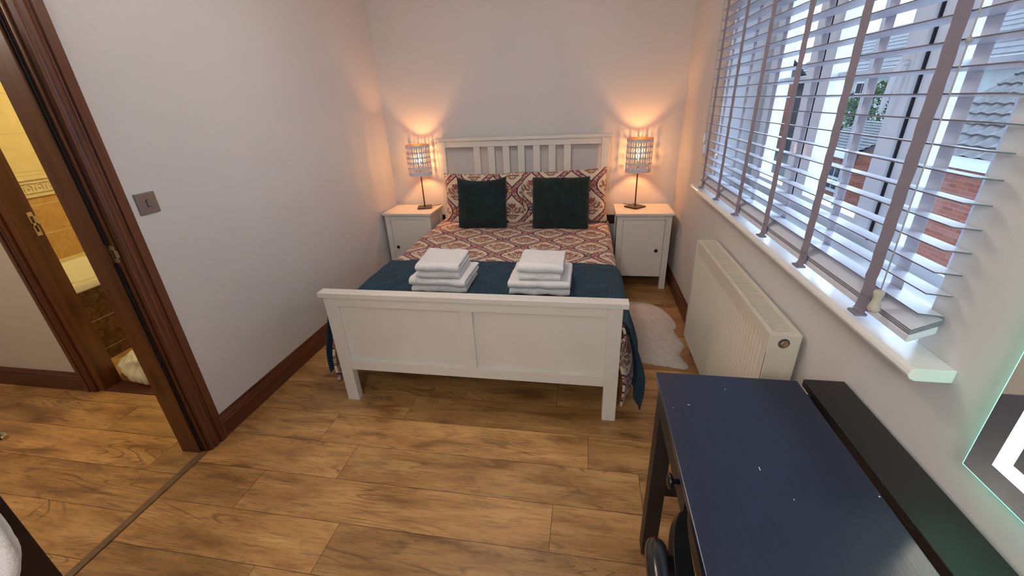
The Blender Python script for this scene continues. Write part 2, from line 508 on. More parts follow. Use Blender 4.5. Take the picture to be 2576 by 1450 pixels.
def thing(name, label, cat, loc=(0, 0, 0), rz=0, group=None):
    o = bpy.data.objects.new(name, None); o.location = loc; o.rotation_euler = (0, 0, rz); o.empty_display_size = .1
    col.objects.link(o); return tag(o, label, cat, group)
def struct(name, mb, mat, parent=None, label=None, cat=None, **k):
    o = obj(name, mb, mat, parent, **k)
    if parent is None:
        o['kind'] = 'structure'
        if label: o['label'] = label
        o['category'] = cat or name.split('_')[0]
    return o

# ================================================================== THE SETTING
RW = 2.56; CH = 2.4; YB = -6.2
# ---- floor: real plank layout, one face per plank
def make_floor():
    m = MB(); bm = m.bm
    l1 = bm.loops.layers.uv.new('plank'); l2 = bm.loops.layers.uv.new('ident')
    def plank(x0, x1, y0, y1):
        g = .0009
        r = random.random(); ox = random.uniform(0, 40); oy = random.uniform(0, 40); fl = random.choice((1, -1))
        f = m.quad((x0 + g, y0 + g, 0), (x1 - g, y0 + g, 0), (x1 - g, y1 - g, 0), (x0 + g, y1 - g, 0))
        for l in f.loops:
            l[l1].uv = (l.vert.co.x * fl + ox, l.vert.co.y * fl + oy); l[l2].uv = (r, random.random() * 0)
    def rows(xa, xb, ys, joints, L=1.338):
        for i in range(len(ys) - 1):
            j0 = joints.get(i, random.uniform(xa, xa + L))
            js = []
            t = j0
            while t > xa: t -= L
            t += L
            while t < xb:
                js.append(t); t += L
            e = [xa] + js + [xb]
            for a, b in zip(e, e[1:]):
                if b - a > .01: plank(a, b, ys[i + 1], ys[i])
    # bedroom rows (from the head wall towards the camera)
    ys = [0.0] + [-.18 - .2 * k for k in range(22)] + [YB]
    ys = [0.0, -.18] + [-.18 - .2 * k for k in range(1, 33)]
    ys = [y for y in ys if y > YB] + [YB]
    J = {}
    for i in range(len(ys) - 1):
        yt = ys[i]
        for yy, jx in ((-1.98, .890), (-2.18, .520), (-2.38, .738), (-2.58, .378), (-2.78, .875), (-2.98, 1.99), (-1.78, .35), (-1.58, 1.72)):
            if abs(yt - yy) < .02: J[i] = jx
    rows(-.0, RW, ys, J)
    # hall rows
    yh = [-2.165, -2.257] + [-2.257 - .2 * k for k in range(1, 20)]; yh += [YB]
    JH = {}
    for i in range(len(yh) - 1):
        for yy, jx in ((-2.457, -.215), (-2.657, -1.03), (-2.857, -.487), (-2.257, -.70)):
            if abs(yh[i] - yy) < .02: JH[i] = jx
    rows(-2.6, -.03, yh, JH)
    rows(-2.6, -.13, [0, -.2, -.4, -.6, -.8, -1.0, -1.2, -1.4, -1.6, -1.8, -2.0, -2.165], {})
    m.mi = 1
    m.quad((-2.7, YB, -.0015), (RW + .02, YB, -.0015), (RW + .02, .02, -.0015), (-2.7, .02, -.0015))
    struct('floor', m, ('laminate', 'plank_gap'), label='brown rustic oak laminate floor in long planks', cat='floor')
make_floor()
# ---- walls
struct('wall_left', boxes((-.13, 0, -2.505, .0, 0, CH), (-.13, 0, YB, -3.42, 0, CH), (-.13, 0, -3.42, -2.505, 2.04, CH)), 'wall_paint', label='white painted wall left of the bed', cat='wall')
struct('wall_back', boxes((-.13, RW + .3, 0, .15, -.02, CH)), 'wall_paint', label='white painted wall behind the headboard', cat='wall')
OY0, OY1, OZ0, OZ1 = -2.825, -1.025, .955, 2.12
WX = RW + .33
struct('wall_right', boxes((RW, WX, OY1, 0, 0, CH), (RW, WX, YB, OY0, 0, CH), (RW, WX, OY0, OY1, 0, OZ0), (RW, WX, OY0, OY1, OZ1, CH)), 'wall_paint', label='white painted window wall', cat='wall')
struct('wall_front', boxes((-2.7, WX, YB - .12, YB, 0, CH)), 'wall_paint', label='white painted wall behind the camera', cat='wall')
struct('ceiling', boxes((-2.75, WX, YB - .12, .15, CH, CH + .1)), 'ceiling_paint', label='white ceiling', cat='ceiling')
BJ0, BJ1 = -1.09, -.31     # bathroom doorway
struct('wall_hall', boxes((-2.6, BJ0 - .02, -2.165, -2.065, 0, CH), (BJ1 + .02, -.13, -2.165, -2.065, 0, CH), (BJ0 - .02, BJ1 + .02, -2.165, -2.065, 2.0, CH)), 'hall_paint', label='pale hall wall beside the bathroom door', cat='wall')
struct('wall_far', boxes((-2.72, -2.6, YB, -2.065, 0, CH)), 'hall_paint', label='pale end wall of the hall', cat='wall')
# bathroom walls
BX = -2.1
struct('wall_bathroom', boxes((BX - .1, BX, -2.065, 0, 0, .576), (BX - .1, BX, -2.065, 0, 1.187, CH)), 'upper_tile', label='cream tiled bathroom wall above the bath', cat='wall')
struct('wall_bathroom_lower', boxes((BX - .1, BX, -2.065, 0, .576, 1.04)), 'ochre_tile', label='band of ochre marbled tiles above the bath', cat='wall')
struct('wall_bathroom_back', boxes((-2.2, -.13, -.1, 0, 0, CH)), 'upper_tile', label='cream tiled end wall of the bathroom', cat='wall')
def relief():
    m = MB()
    m.box(BX - .1, BX + .006, -2.065, -.1, 1.04, 1.187)
    m.box(BX, BX + .020, -2.065, -.1, 1.158, 1.187); m.box(BX, BX + .016, -2.065, -.1, 1.135, 1.147)
    m.box(BX, BX + .016, -2.065, -.1, 1.070, 1.080); m.box(BX, BX + .012, -2.065, -.1, 1.040, 1.048)
    y = -1.95
    while y < -.3:
        # egg inside a pointed arch
        n = 14
        vs = [m.bm.verts.new((BX + .006, y + .011 * math.cos(2 * PI * k / n), 1.103 + .019 * math.sin(2 * PI * k / n))) for k in range(n)]
        top = m.bm.verts.new((BX + .020, y, 1.103))
        for k in range(n): m.bm.faces.new((vs[k], vs[(k + 1) % n], top))
        m.tube([(BX + .010, y + .024 * math.cos(a), 1.098 + .030 * math.sin(a)) for a in [PI * t / 10 for t in range(-2, 13)]], .0035, 6)
        y += .066
    return m
struct('trim_1', relief(), 'bath_relief', label='cream relief border of egg shapes on the bathroom wall', cat='trim', smooth=False)
# ---- dark board along the head wall, seen either side of the bed
struct('trim_2', boxes((.43, 2.09, -.028, -.001, .478, .556)), 'dark_board', label='dark wooden board on the wall behind the bed', cat='trim', bev=.002)

# ---- baseboards
def base_prof(h=.127, t=.018):
    return [(0, 0), (t, 0), (t, h * .66), (t - .004, h * .70), (t - .002, h * .74), (t - .003, h * .80), (t - .009, h * .87), (t - .009, h * .92), (t - .013, h), (0, h)]
def baseboard(name, fn, a, b, mat, label):
    m = MB(); m.prism(base_prof(), fn, a, b); struct(name, m, mat, label=label, cat='baseboard')
baseboard('baseboard_left', lambda p, t: (p[0], t, p[1]), -2.41, -.0, 'pine_along_y', 'stained pine skirting along the left wall')
baseboard('baseboard_right', lambda p, t: (RW - p[0], t, p[1]), YB, 0, 'pine_along_y', 'stained pine skirting under the window wall')
baseboard('baseboard_back', lambda p, t: (t, -p[0], p[1]), 0.02, RW - .02, 'pine_along_x', 'stained pine skirting behind the bed')
baseboard('baseboard_hall', lambda p, t: (t, -2.165 - p[0], p[1]), -2.6, -1.185, 'pine_along_x', 'stained pine skirting in the hall')

# ---- door surround between bedroom and hall
def arch_prof(wd):
    # (across, out from wall): moulded architrave
    return [(0, 0), (0, .020), (.003, .023), (.38 * wd, .023), (.42 * wd, .015), (.46 * wd, .0135), (.52 * wd, .017), (.60 * wd, .0205), (.70 * wd, .0205), (.75 * wd, .016),
            (.80 * wd, .0145), (.86 * wd, .018), (.93 * wd, .018), (wd, .011), (wd, 0)]
d1 = thing('door_frame', 'dark stained pine door frame between bedroom and hall', 'door frame', (0, -2.47, 0)); d1['kind'] = 'structure'; d1.name = 'door_1'
m = MB(); W_ = .100; m.prism(arch_prof(W_), lambda p, t: (p[1], -2.408 - p[0], t), 0, 2.1); obj('architrave', m, 'pine_vertical', d1)
m = MB(); m.prism(arch_prof(W_), lambda p, t: (p[1], -3.52 + p[0], t), 0, 2.1); obj('architrave', m, 'pine_vertical', d1)
m = MB(); m.prism(arch_prof(W_), lambda p, t: (p[1], t, 2.15 - p[0]), -3.52, -2.408); obj('architrave', m, 'pine_along_y', d1)
obj('lining', boxes((-.132, -.0, -2.516, -2.490, 0, 2.04)), 'pine_lining', d1, bev=.001)
obj('lining', boxes((-.132, -.0, -3.425, -3.405, 0, 2.04)), 'pine_lining', d1, bev=.001)
obj('lining', boxes((-.132, -.0, -3.405, -2.516, 2.02, 2.04)), 'pine_lining', d1)
obj('door_stop', boxes((-.132, -.028, -2.530, -2.516, 0, 2.02)), 'pine_lining', d1, bev=.002)
obj('rebate_shade_strip', boxes((-.0275, -.016, -2.5225, -2.516, 0, .995), (-.0275, -.016, -2.5225, -2.516, 1.08, 2.02)), 'gasket', d1, label='black strip standing in for the rebate shadow')  # dark strip painted in where the rebate lies in shadow
o = obj('strike_plate', boxes((-.026, -.001, -2.5185, -2.516, 1.002, 1.018), (-.026, -.001, -2.5185, -2.516, 1.055, 1.072), (-.006, -.001, -2.5185, -2.516, 1.018, 1.055), (-.026, -.020, -2.5185, -2.516, 1.018, 1.055),
                        (-.004, .012, -2.519, -2.517, 1.024, 1.052)), 'steel_worn', d1, bev=.0005, label='worn metal strike plate')
struct('trim_3', boxes((-.030, .004, -3.405, -2.516, 0.0, .006)), 'strip_metal', label='bronze threshold strip across the doorway floor', cat='trim', bev=.0025)

# ---- bathroom door surround
d2 = thing('door_2', 'dark stained pine bathroom door frame seen in the hall', 'door frame', (-.7, -2.12, 0)); d2['kind'] = 'structure'
m = MB(); m.prism(arch_prof(.075), lambda p, t: (-1.187 + p[0], -2.165 - p[1], t), 0, 2.08); obj('architrave', m, 'pine_vertical', d2)
m = MB(); m.prism(arch_prof(.075), lambda p, t: (-.21 - p[0], -2.165 - p[1], t), 0, 2.08); obj('architrave', m, 'pine_vertical', d2)
m = MB(); m.prism(arch_prof(.075), lambda p, t: (t, -2.165 - p[1], 2.08 - p[0]), -1.187, -.21); obj('architrave', m, 'pine_along_x', d2)
obj('lining', boxes((-1.112, BJ0 + .022, -2.167, -2.063, 0, 2.0)), 'pine_lining', d2, bev=.001)
obj('lining', boxes((BJ1 - .022, BJ1 + .02, -2.167, -2.063, 0, 2.0)), 'pine_lining', d2, bev=.001)
obj('lining', boxes((BJ0, BJ1, -2.167, -2.063, 1.98, 2.0)), 'pine_lining', d2)
xx = BJ0 + .022
obj('strike_plate', boxes((xx, xx + .002, -2.098, -2.074, .972, .992), (xx, xx + .002, -2.098, -2.074, 1.026, 1.040), (xx, xx + .002, -2.098, -2.074, 1.076, 1.098), (xx, xx + .002, -2.098, -2.092, .992, 1.076), (xx, xx + .002, -2.080, -2.074, .992, 1.076),
                    (xx, xx + .003, -2.074, -2.060, 1.03, 1.075)), 'brass', d2, bev=.0005, label='brass strike plate')
struct('trim_4', boxes((BJ0, BJ1, -2.165, -2.063, 0, .008)), 'pine_along_x', label='wooden threshold under the bathroom doorway', cat='trim', bev=.003)

# ---- window sill
sm = MB()
sp_ = [(2.56, .955), (2.493, .955), (2.481, .960), (2.476, .970), (2.479, .980), (2.487, .985), (2.56, .985)]
sm.prism(sp_, lambda p, t: (p[0], t, p[1]), -2.94, -.885)
sm.box(2.56, 2.80, OY0, OY1, .955, .985)
struct('trim_5', sm, 'sill_gloss', label='glossy white window sill with rounded nose', cat='trim', bev=.002, weld=False)

# ---- window
win = thing('window_1', 'white plastic window of three lights with inner glazing bars', 'window', (2.80, -1.925, .985)); win['kind'] = 'structure'
FX0, FX1 = 2.785, 2.835
ZB, ZT = .985, OZ1
mull = [(-1.655, -1.585), (-2.29, -2.215)]
fz0, fz1 = ZB + .045, ZT - .05
obj('outer_frame', boxes((FX0, FX1, OY0, OY1, ZB, fz0), (FX0, FX1, OY0, OY1, fz1, ZT), (FX0, FX1, OY0, OY0 + .05, fz0, fz1), (FX0, FX1, OY1 - .03, OY1, fz0, fz1),
                         (FX0, FX1, -1.62, -1.585, fz0, fz1), (FX0, FX1, -2.33, -2.205, fz0, fz1)), 'upvc', win)
def light(y0, y1, sash, bars, xo=0.0):
    """one light: optional opening sash, glass, bars between the panes, gasket"""
    z0, z1 = ZB + .045, ZT - .05
    sx0, sx1 = FX0 - .018 + xo, FX1 - .01 + xo
    if sash:
        t = .082
        s_ = obj('sash', boxes((sx0, sx1, y0, y1, z0, z0 + t - .03), (sx0, sx1, y0, y1, z1 - t, z1), (sx0, sx1, y0, y0 + t, z0 + t - .03, z1 - t), (sx0, sx1, y1 - t, y1, z0 + t - .03, z1 - t)), 'upvc', win)
        g = obj('gasket', boxes((FX0 - .007, FX0 + .01, y0 - .006, y0, z0, z1), (FX0 - .007, FX0 + .01, y1, y1 + .006, z0, z1), (FX0 - .003, FX0 + .01, y0, y1, z0 - .004, z0)), 'gasket', win)
        gy0, gy1, gz0, gz1 = y0 + t, y1 - t, z0 + t - .03, z1 - t
    else:
        gy0, gy1, gz0, gz1 = y0, y1, z0, z1
        obj('gasket', boxes((FX0 + .012, FX0 + .02, y0, y1, z0 - .004, z0 + .002)), 'gasket', win)
    gx = FX0 + (.004 if sash else .016)
    gp = MB(); gp.quad((gx, gy0, gz0), (gx, gy1, gz0), (gx, gy1, gz1), (gx, gy0, gz1)); obj('glass', gp, 'window_glass', win)
    b = MB()
    for yb in bars: b.box(gx + .008, gx + .016, yb - .011, yb + .011, gz0, gz1)
    for zb in (1.560,): b.box(gx + .0085, gx + .0155, gy0, gy1, zb - .011, zb + .011)
    obj('glazing_bar', b, 'upvc', win, bev=.002)
light(-1.578, -1.062, True, (-1.32,))
light(-2.198, -1.628, True, (-1.905,))
light(-2.775, -2.33, False, (-2.515,))
hb = MB(); hb.box(2.760, 2.770, -2.178, -2.156, 1.49, 1.605)
h_ = obj('handle_plate', hb, 'upvc', win, bev=.004)
hm = MB(); hm.tube([(2.762, -2.167, 1.575), (2.742, -2.167, 1.575), (2.736, -2.166, 1.560), (2.735, -2.158, 1.52), (2.736, -2.146, 1.47), (2.738, -2.14, 1.435)], [.009, .009, .0115, .010, .008, .006], 12)
obj('handle', hm, 'upvc', h_, smooth=True)

# ================================================================== VENETIAN BLIND
bl = thing('venetian_blind', 'wide white wooden slat blind with cloth tapes covering the window', 'blind', (2.527, -1.925, .99))
SY0, SY1 = -2.872, -1.000
zs = [1.075 + .0464 * k for k in range(24)]
def tilt_up(m, k):
    for v in m.bm.verts: v.co.z += (v.co.x - 2.502) / .05 * k
    return m
def slat_mb(z, t=.0028, tilt=.006, x0=2.502, x1=2.552):
    m = MB(); vs = m.box(x0, x1, SY0, SY1, z - t / 2, z + t / 2)
    for v in vs:
        v.co.z += (-(v.co.x - .5 * (x0 + x1)) / (x1 - x0)) * tilt
    m.bm.normal_update()
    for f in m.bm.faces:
        if abs(f.normal.z) < .5: f.material_index = 1  # edge faces take the painted shade colour
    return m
for i, z in enumerate(zs): obj('slat', slat_mb(z), ('slat_paint', 'slat_edge_shade'), bl)
for k in range(3): obj('slat', tilt_up(slat_mb(1.0375 - k * .0045, .0030, 0), .026), ('slat_paint', 'slat_edge_shade'), bl)
obj('bottom_rail', tilt_up(boxes((2.503, 2.551, SY0, SY1, 1.006, 1.0235)), .026), 'slat_paint', bl, bev=.003)
obj('head_rail', boxes((2.496, 2.558, SY0, SY1, 2.185, 2.24)), 'slat_paint', bl, bev=.003)
for y in (-1.098, -1.422, -1.745, -2.070, -2.392, -2.715):
    f = MB(); n = 60; hwid = .0205
    def tp(x, yy, z):
        return (x + .0008 * math.sin(z * 90 + yy * 30), yy + .0004 * math.sin(z * 40), z)
    pts = [2.19 - (2.19 - 1.075) * i / n for i in range(n + 1)]
    path = [(2.4985, z) for z in pts] + [(2.497, 1.062), (2.4955, 1.050), (2.498, 1.040), (2.4985, 1.022), (2.4965, 1.006), (2.492, 1.0035)]
    V = []
    for x, z in path:
        off = .003 * math.sin(z * 70) if z < 1.10 else 0
        V.append([f.bm.verts.new(tp(x, y + off - hwid, z)), f.bm.verts.new(tp(x, y + off + hwid, z))])
    for a, b in zip(V, V[1:]): f.bm.faces.new((a[0], a[1], b[1], b[0]))
    obj('ladder_tape', f, 'tape_cloth', bl, solid=.0008)
    f = MB(); V = []
    for z in pts + [1.06, 1.030]:
        V.append([f.bm.verts.new((2.5555, y - hwid, z)), f.bm.verts.new((2.5555, y + hwid, z))])
    for a, b in zip(V, V[1:]): f.bm.faces.new((a[0], a[1], b[1], b[0]))
    obj('ladder_tape', f, 'slat_paint', bl, solid=.0006)
    # clip on the bottom rail
    obj('tape_clip', boxes((2.478, 2.505, y - .019, y + .019, .9965, 1.0035), ), 'tape_cloth', bl, bev=.0025)
cm = MB(); cm.tube([(2.488, -2.771, 2.19), (2.487, -2.771, 1.62), (2.4865, -2.772, 1.3), (2.485, -2.776, 1.085)], .0014, 8)
cm.lathe([(.001, -.006), (.0045, -.003), (.005, 0), (.0045, .003), (.001, .006)], (2.487, -2.771, 1.585), 10)
cd = obj('pull_cord', cm, 'cord', bl, smooth=True)
tm = MB(); tm.lathe([(.003, .036), (.0095, .034), (.011, .028), (.0085, .018), (.0085, .008), (.012, -.004), (.013, -.012), (.010, -.018), (.004, -.020)], (2.483, -2.777, 1.052), 20)
obj('tassel', tm, 'tassel_wood', cd, smooth=True)
cm = MB(); cm.tube([(2.490, -1.035, 2.19), (2.490, -1.033, 1.30)], .0012, 6); cm.tube([(2.490, -1.060, 2.19), (2.489, -1.055, 1.24)], .0012, 6)
cd = obj('pull_cord', cm, 'cord', bl, smooth=True)
for yy, zz in ((-1.033, 1.27), (-1.055, 1.21)):
    tm = MB(); tm.lathe([(.003, .034), (.0085, .030), (.0075, .012), (.0105, -.004), (.009, -.016), (.003, -.018)], (2.489, yy, zz), 16)
    obj('tassel', tm, 'slat_paint', cd, smooth=True)

# ================================================================== RADIATOR
rad = thing('radiator', 'cream panel radiator with ribbed front on the wall below the window', 'radiator', (2.49, -1.90, .13))
RX, RY0, RY1, RZ0, RZ1 = 2.443, -2.422, -1.374, .132, .756
def rad_front():
    m = MB(); n = 34; per = (RY1 - RY0 - .06) / n
    ys = [(RY0, 0), (RY0 + .028, 0)]
    for k in range(n):
        y = RY0 + .03 + k * per
        ys += [(y, 0), (y + per * .22, .006), (y + per * .78, .006), (y + per * .98, 0)]
    ys += [(RY1 - .028, 0), (RY1, 0)]
    zs_ = [(RZ0, 1), (RZ0 + .028, 1), (RZ0 + .048, 0), (RZ1 - .075, 0), (RZ1 - .055, 1), (RZ1, 1)]
    V = [[m.bm.verts.new((RX + (0 if fl else 0) + (0 if fl else d) + (.0 if not fl else .003), y, z)) for z, fl in zs_] for y, d in ys]
    for a, b in zip(V, V[1:]):
        for k in range(len(zs_) - 1): m.bm.faces.new((a[k], a[k + 1], b[k + 1], b[k]))
    m.box(RX + .009, RX + .016, RY0, RY1, RZ0, RZ1)
    m.box(RX + .003, RX + .010, RY0, RY1, RZ1 - .004, RZ1)
    return m
obj('front_panel', rad_front(), 'radiator_enamel', rad, smooth=True, autosm=40)
obj('back_panel', boxes((RX + .085, RX + .098, RY0, RY1, RZ0 + .01, RZ1 - .008)), 'radiator_enamel', rad)
fm = MB()
for k in range(40):
    y = RY0 + .04 + k * (RY1 - RY0 - .08) / 39
    fm.box(RX + .018, RX + .083, y - .0015, y + .0015, RZ0 + .03, RZ1 - .05)
obj('convector_fins', fm, 'radiator_enamel', rad)
gm = MB()
gm.box(RX + .001, RX + .017, RY0, RY1, RZ1 - .003, RZ1 + .004); gm.box(RX + .086, RX + .101, RY0, RY1, RZ1 - .003, RZ1 + .004)
gm.box(RX + .017, RX + .086, RY0, RY0 + .020, RZ1 - .003, RZ1 + .003); gm.box(RX + .017, RX + .086, RY1 - .02, RY1, RZ1 - .003, RZ1 + .003)
nb = 76
for k in range(nb):
    y = RY0 + .024 + (k + .5) * (RY1 - RY0 - .048) / nb
    gm.box(RX + .016, RX + .087, y - .0036, y + .0030, RZ1 - .005, RZ1 + .001)
obj('top_grille', gm, 'radiator_enamel', rad)
obj('side_panel', boxes((RX + .001, RX + .101, RY0 - .004, RY0, RZ0 - .002, RZ1 + .003)), 'radiator_enamel', rad, bev=.002)
obj('side_panel', boxes((RX + .001, RX + .101, RY1, RY1 + .004, RZ0 - .002, RZ1 + .003)), 'radiator_enamel', rad, bev=.002)
m = MB(); m.lathe([(.0185, 0), (.0185, -.001), (.015, -.001)], (RX + .049, RY0 - .004, .727), 28, 'y'); s_ = obj('plug_recess', m, 'radiator_dark', rad)
m = MB(); m.lathe([(.013, 0), (.013, -.004), (.010, -.006), (.010, -.012), (.006, -.013)], (RX + .049, RY0 - .005, .727), 6, 'y'); obj('vent_plug', m, 'hot_pipe', s_)
m = MB(); m.tube([(RX + .05, RY1 - .03, RZ0), (RX + .05, RY1 - .03, .0)], .0075, 12); m.lathe([(.014, -.02), (.014, .02)], (RX + .05, RY1 - .03, .085), 16)
obj('valve_pipe', m, 'hot_pipe', rad, smooth=True, autosm=40)
m = MB(); m.tube([(RX + .04, RY0 + .35, RZ0 + .03), (RX + .04, RY0 + .35, .0)], .0075, 12)
obj('valve_pipe', m, 'hot_pipe', rad, smooth=True, autosm=40)
for yy in (RY0 + .2, RY1 - .23): obj('bracket', boxes((RX + .098, RW, yy, yy + .03, .3, .62)), 'radiator_enamel', rad)

# ================================================================== BED
BX0, BX1, YF, YH = .4794, 2.0168, -2.0666, -.045
bed = thing('bed', 'white wooden double bed frame with slatted headboard and panelled footboard', 'bed', (1.248, -1.05, 0))
PX0, PX1 = BX0 + .0236, BX1 - .0236
pw = .068
for x0 in (PX0, PX1 - pw):
    obj('footboard_post', boxes((x0, x0 + pw, YF + .008, YF + .052, 0, .650)), 'white_furniture', bed, bev=.003)
obj('footboard_cap', boxes((BX0, BX1, YF, YF + .060, .6495, .6769)), 'white_furniture', bed, bev=.002)
obj('footboard_rail', boxes((PX0 + pw, PX1 - pw, YF + .012, YF + .045, .600, .650)), 'white_furniture', bed, bev=.001)
obj('footboard_rail', boxes((PX0 + pw, PX1 - pw, YF + .012, YF + .045, .210, .268)), 'white_furniture', bed, bev=.001)
obj('footboard_stile', boxes((1.222, 1.284, YF + .012, YF + .040, .268, .600)), 'white_furniture', bed, bev=.001)
obj('footboard_panel', boxes((PX0 + pw, 1.222, YF + .030, YF + .040, .268, .600)), 'white_furniture', bed)
obj('footboard_panel', boxes((1.284, PX1 - pw, YF + .030, YF + .040, .268, .600)), 'white_furniture', bed)
for x0 in (PX0, PX1 - pw):
    obj('headboard_post', boxes((x0, x0 + pw, YH - .042, YH, 0, 1.226)), 'white_furniture', bed, bev=.003)
obj('headboard_cap', boxes((BX0, BX1, YH - .055, YH + .004, 1.226, 1.252)), 'white_furniture', bed, bev=.002)
obj('headboard_rail', boxes((PX0 + pw, PX1 - pw, YH - .036, YH - .006, 1.174, 1.226)), 'white_furniture', bed, bev=.001)
obj('headboard_rail', boxes((PX0 + pw, PX1 - pw, YH - .036, YH - .006, .62, .70)), 'white_furniture', bed, bev=.001)
obj('headboard_rail', boxes((PX0 + pw, PX1 - pw, YH - .036, YH - .006, .22, .40)), 'white_furniture', bed, bev=.001)
for x in (.852, .983, 1.114, 1.2475, 1.381, 1.514, 1.644):
    obj('headboard_slat', boxes((x - .029, x + .029, YH - .030, YH - .012, .70, 1.174)), 'white_furniture', bed, bev=.0015)
for x0 in (PX0 + .01, PX1 - .035):
    obj('side_rail', boxes((x0, x0 + .025, YF + .05, YH - .04, .22, .37)), 'white_furniture', bed)
for x0 in (.78, 1.24, 1.69):
    obj('support_leg', boxes((x0, x0 + .03, -1.2, -1.17, 0, .24)), 'white_furniture', bed)
sl = MB()
for k in range(14): sl.box(PX0 + .035, PX1 - .035, -1.93 + k * .134, -1.86 + k * .134, .235, .25)
obj('bed_base', sl, 'white_furniture', bed)
mt = obj('mattress', boxes((PX0 + .045, PX1 - .045, -2.0, -.095, .25, .525)), 'mattress', bev=.03)
tag(mt, 'thick mattress in the white bed under the patterned duvet', 'mattress')

# ---- duvet and throw: draped sheets
def sm01(t): t = max(0, min(1, t)); return t * t * (3 - 2 * t)
XC = 1.248
def drape(sx, y, off, drop, hw=.722, flare=1.0, side_noise=1.0, seed=0.0):
    """sx = signed arc length across the bed -> point"""
    s = abs(sx); sg = 1 if sx > 0 else -1
    r = .05 + off
    topz = .548 + off + .006 * noise.noise((sx * 5 + seed, y * 5, 1.3)) + .005 * noise.noise((sx * 13 + seed, y * 13, 4.1))
    if s < hw:
        e = sm01((s - hw + .14) / .14)
        return Vector((XC + sx, y, topz - .004 * e))
    a = (s - hw) / r
    if a < PI / 2:
        x = hw + r * math.sin(a); z = topz - .004 - r * (1 - math.cos(a))
        return Vector((XC + sg * x, y, z))
    d = s - hw - r * PI / 2
    fl = flare * (.012 + .075 * sm01((-y - .45) / 1.3))
    t = d / .42
    fold = side_noise * (.010 * math.sin(y * 19 + seed + sg) + .006 * math.sin(y * 41 + 1 + seed)) * sm01(t * 1.4) * sm01((-y - .45) / .5)
    x = hw + r + fl * math.sin(min(1, t) * PI / 2) - .03 * sm01((t - .5) * 1.2) * flare + fold
    return Vector((XC + sg * x, y, topz - .004 - r - d))
def duvet():
    m = MB(); nu, nv = 150, 110
    def lim(sg, y):
        base = .31 if y > -.45 else .31 + .10 * sm01((-y - .45) / .8)
        return .722 + .079 + base + .015 * math.sin(y * 6 + sg)
    y0, y1 = -.11, -1.998
    def fn(u, v):
        y = y0 + (y1 - y0) * v
        a = lim(-1, y); b = lim(1, y)
        s = -a + (a + b) * u
        p = drape(s, y, 0, .4, seed=.3)
        if abs(s) < .85 and v > .97: p.z -= .01
        if abs(s) > .80:   # the overhang curls in behind the footboard post
            k = sm01((v - .90) / .10) * sm01((abs(s) - .80) / .08)
            p.x -= (.075 if s > 0 else -.030) * k ** 2; p.y -= .032 * k * (1 - k * .3)
        return p
    def uvf(u, v):
        y = y0 + (y1 - y0) * v; a = lim(-1, y); b = lim(1, y)
        return (-a + (a + b) * u + 5, y + 5)
    m.grid(nu, nv, fn, uvf)
    o = obj('duvet', m, 'ogee_print', smooth=True, solid=.012)
    tag(o, 'pink and cream duvet with an ogee flower print spread over the bed', 'duvet')
duvet()
def throw():
    m = MB(); nu, nv = 420, 90
    y0, y1 = -1.262, -1.992
    def fn(u, v):
        y = y0 + (y1 - y0) * v
        a = .722 + .085 + .33 + .05 * v; b = .722 + .085 + .40 + .08 * v
        s = -a + (a + b) * u
        rib = abs(math.sin(PI * s / .023))
        if v == 0: y += .006 * rib
        edge = sm01(v * 8) 
        p = drape(s, y, .014, .4, seed=.3, side_noise=.9)
        if abs(s) > .80:
            p.x += (1 if s > 0 else -1) * (.006 + .004 * math.sin(y * 37))
        p.z += .0026 * rib if abs(s) < .76 else 0
        if abs(s) >= .76: p.x += (1 if s > 0 else -1) * .0026 * rib
        if v == 0: p.z -= .010 if abs(s) < .76 else 0
        # bottom scallops
        return p
    def uvf(u, v):
        a = .722 + .085 + .33 + .05 * v; b = .722 + .085 + .40 + .08 * v
        return (-a + (a + b) * u, y0 + (y1 - y0) * v)
    m.grid(nu, nv, fn, uvf)
    # scalloped hems along both hanging edges
    o = obj('throw_blanket', m, 'teal_ribbed', smooth=True, solid=.006)
    tag(o, 'dark teal ribbed throw across the foot of the bed', 'blanket')
throw()

# ---- pillows and cushions
def pillow(name, c, wd, ht, th, rx, rz, mat, label, cat, group, seed, pinch=.05, uvo=(0, 0), n=34, fuzz=0, ry=0, sag=0):
    m = MB()
    def shape(side):
        def fn(u, v):
            a, b = 2 * u - 1, 2 * v - 1
            e = (1 - abs(a) ** 3.2) * (1 - abs(b) ** 3.2)
            t = th / 2 * max(0, e) ** .42
            # sides bow inwards, corners stay out
            x = a * wd / 2 * (1 - pinch * (1 - b * b) * abs(a) ** 3 * .9)
            z = b * ht / 2 * (1 - (pinch * 1.3 + (sag if b > 0 else 0)) * (1 - a * a) * abs(b) ** 3)
            w_ = noise.noise((a * 1.6 + seed, b * 1.6, seed)) * .020 + noise.noise((a * 4 + seed, b * 4, seed * 2)) * .008
            return Vector((x, side * t + w_ * max(0, e) ** .5, z + .004 * noise.noise((a * 3, seed, b * 3))))
        return fn
    def uvf(u, v): return (u * wd + uvo[0], v * ht + uvo[1])
    m.grid(n, n, shape(-1), uvf); m.grid(n, n, shape(1), uvf)
    bmesh.ops.remove_doubles(m.bm, verts=m.bm.verts, dist=.0008)
    if fuzz:
        for v in m.bm.verts:
            v.co += v.co.normalized() * (fuzz * noise.noise(v.co * 120))
    o = obj(name, m, mat, smooth=True, local=True)
    o.location = c; o.rotation_euler = (rx, ry, rz)
    tag(o, label, cat, group); return o
pillow('pillow', (.925, -.190, .745), .73, .45, .155, -.16, .02, 'ogee_print', 'flower-print pillow at left against the headboard, behind the left dark cushion', 'pillow', 'patterned pillows against the headboard', 1.7, uvo=(.13, .05))
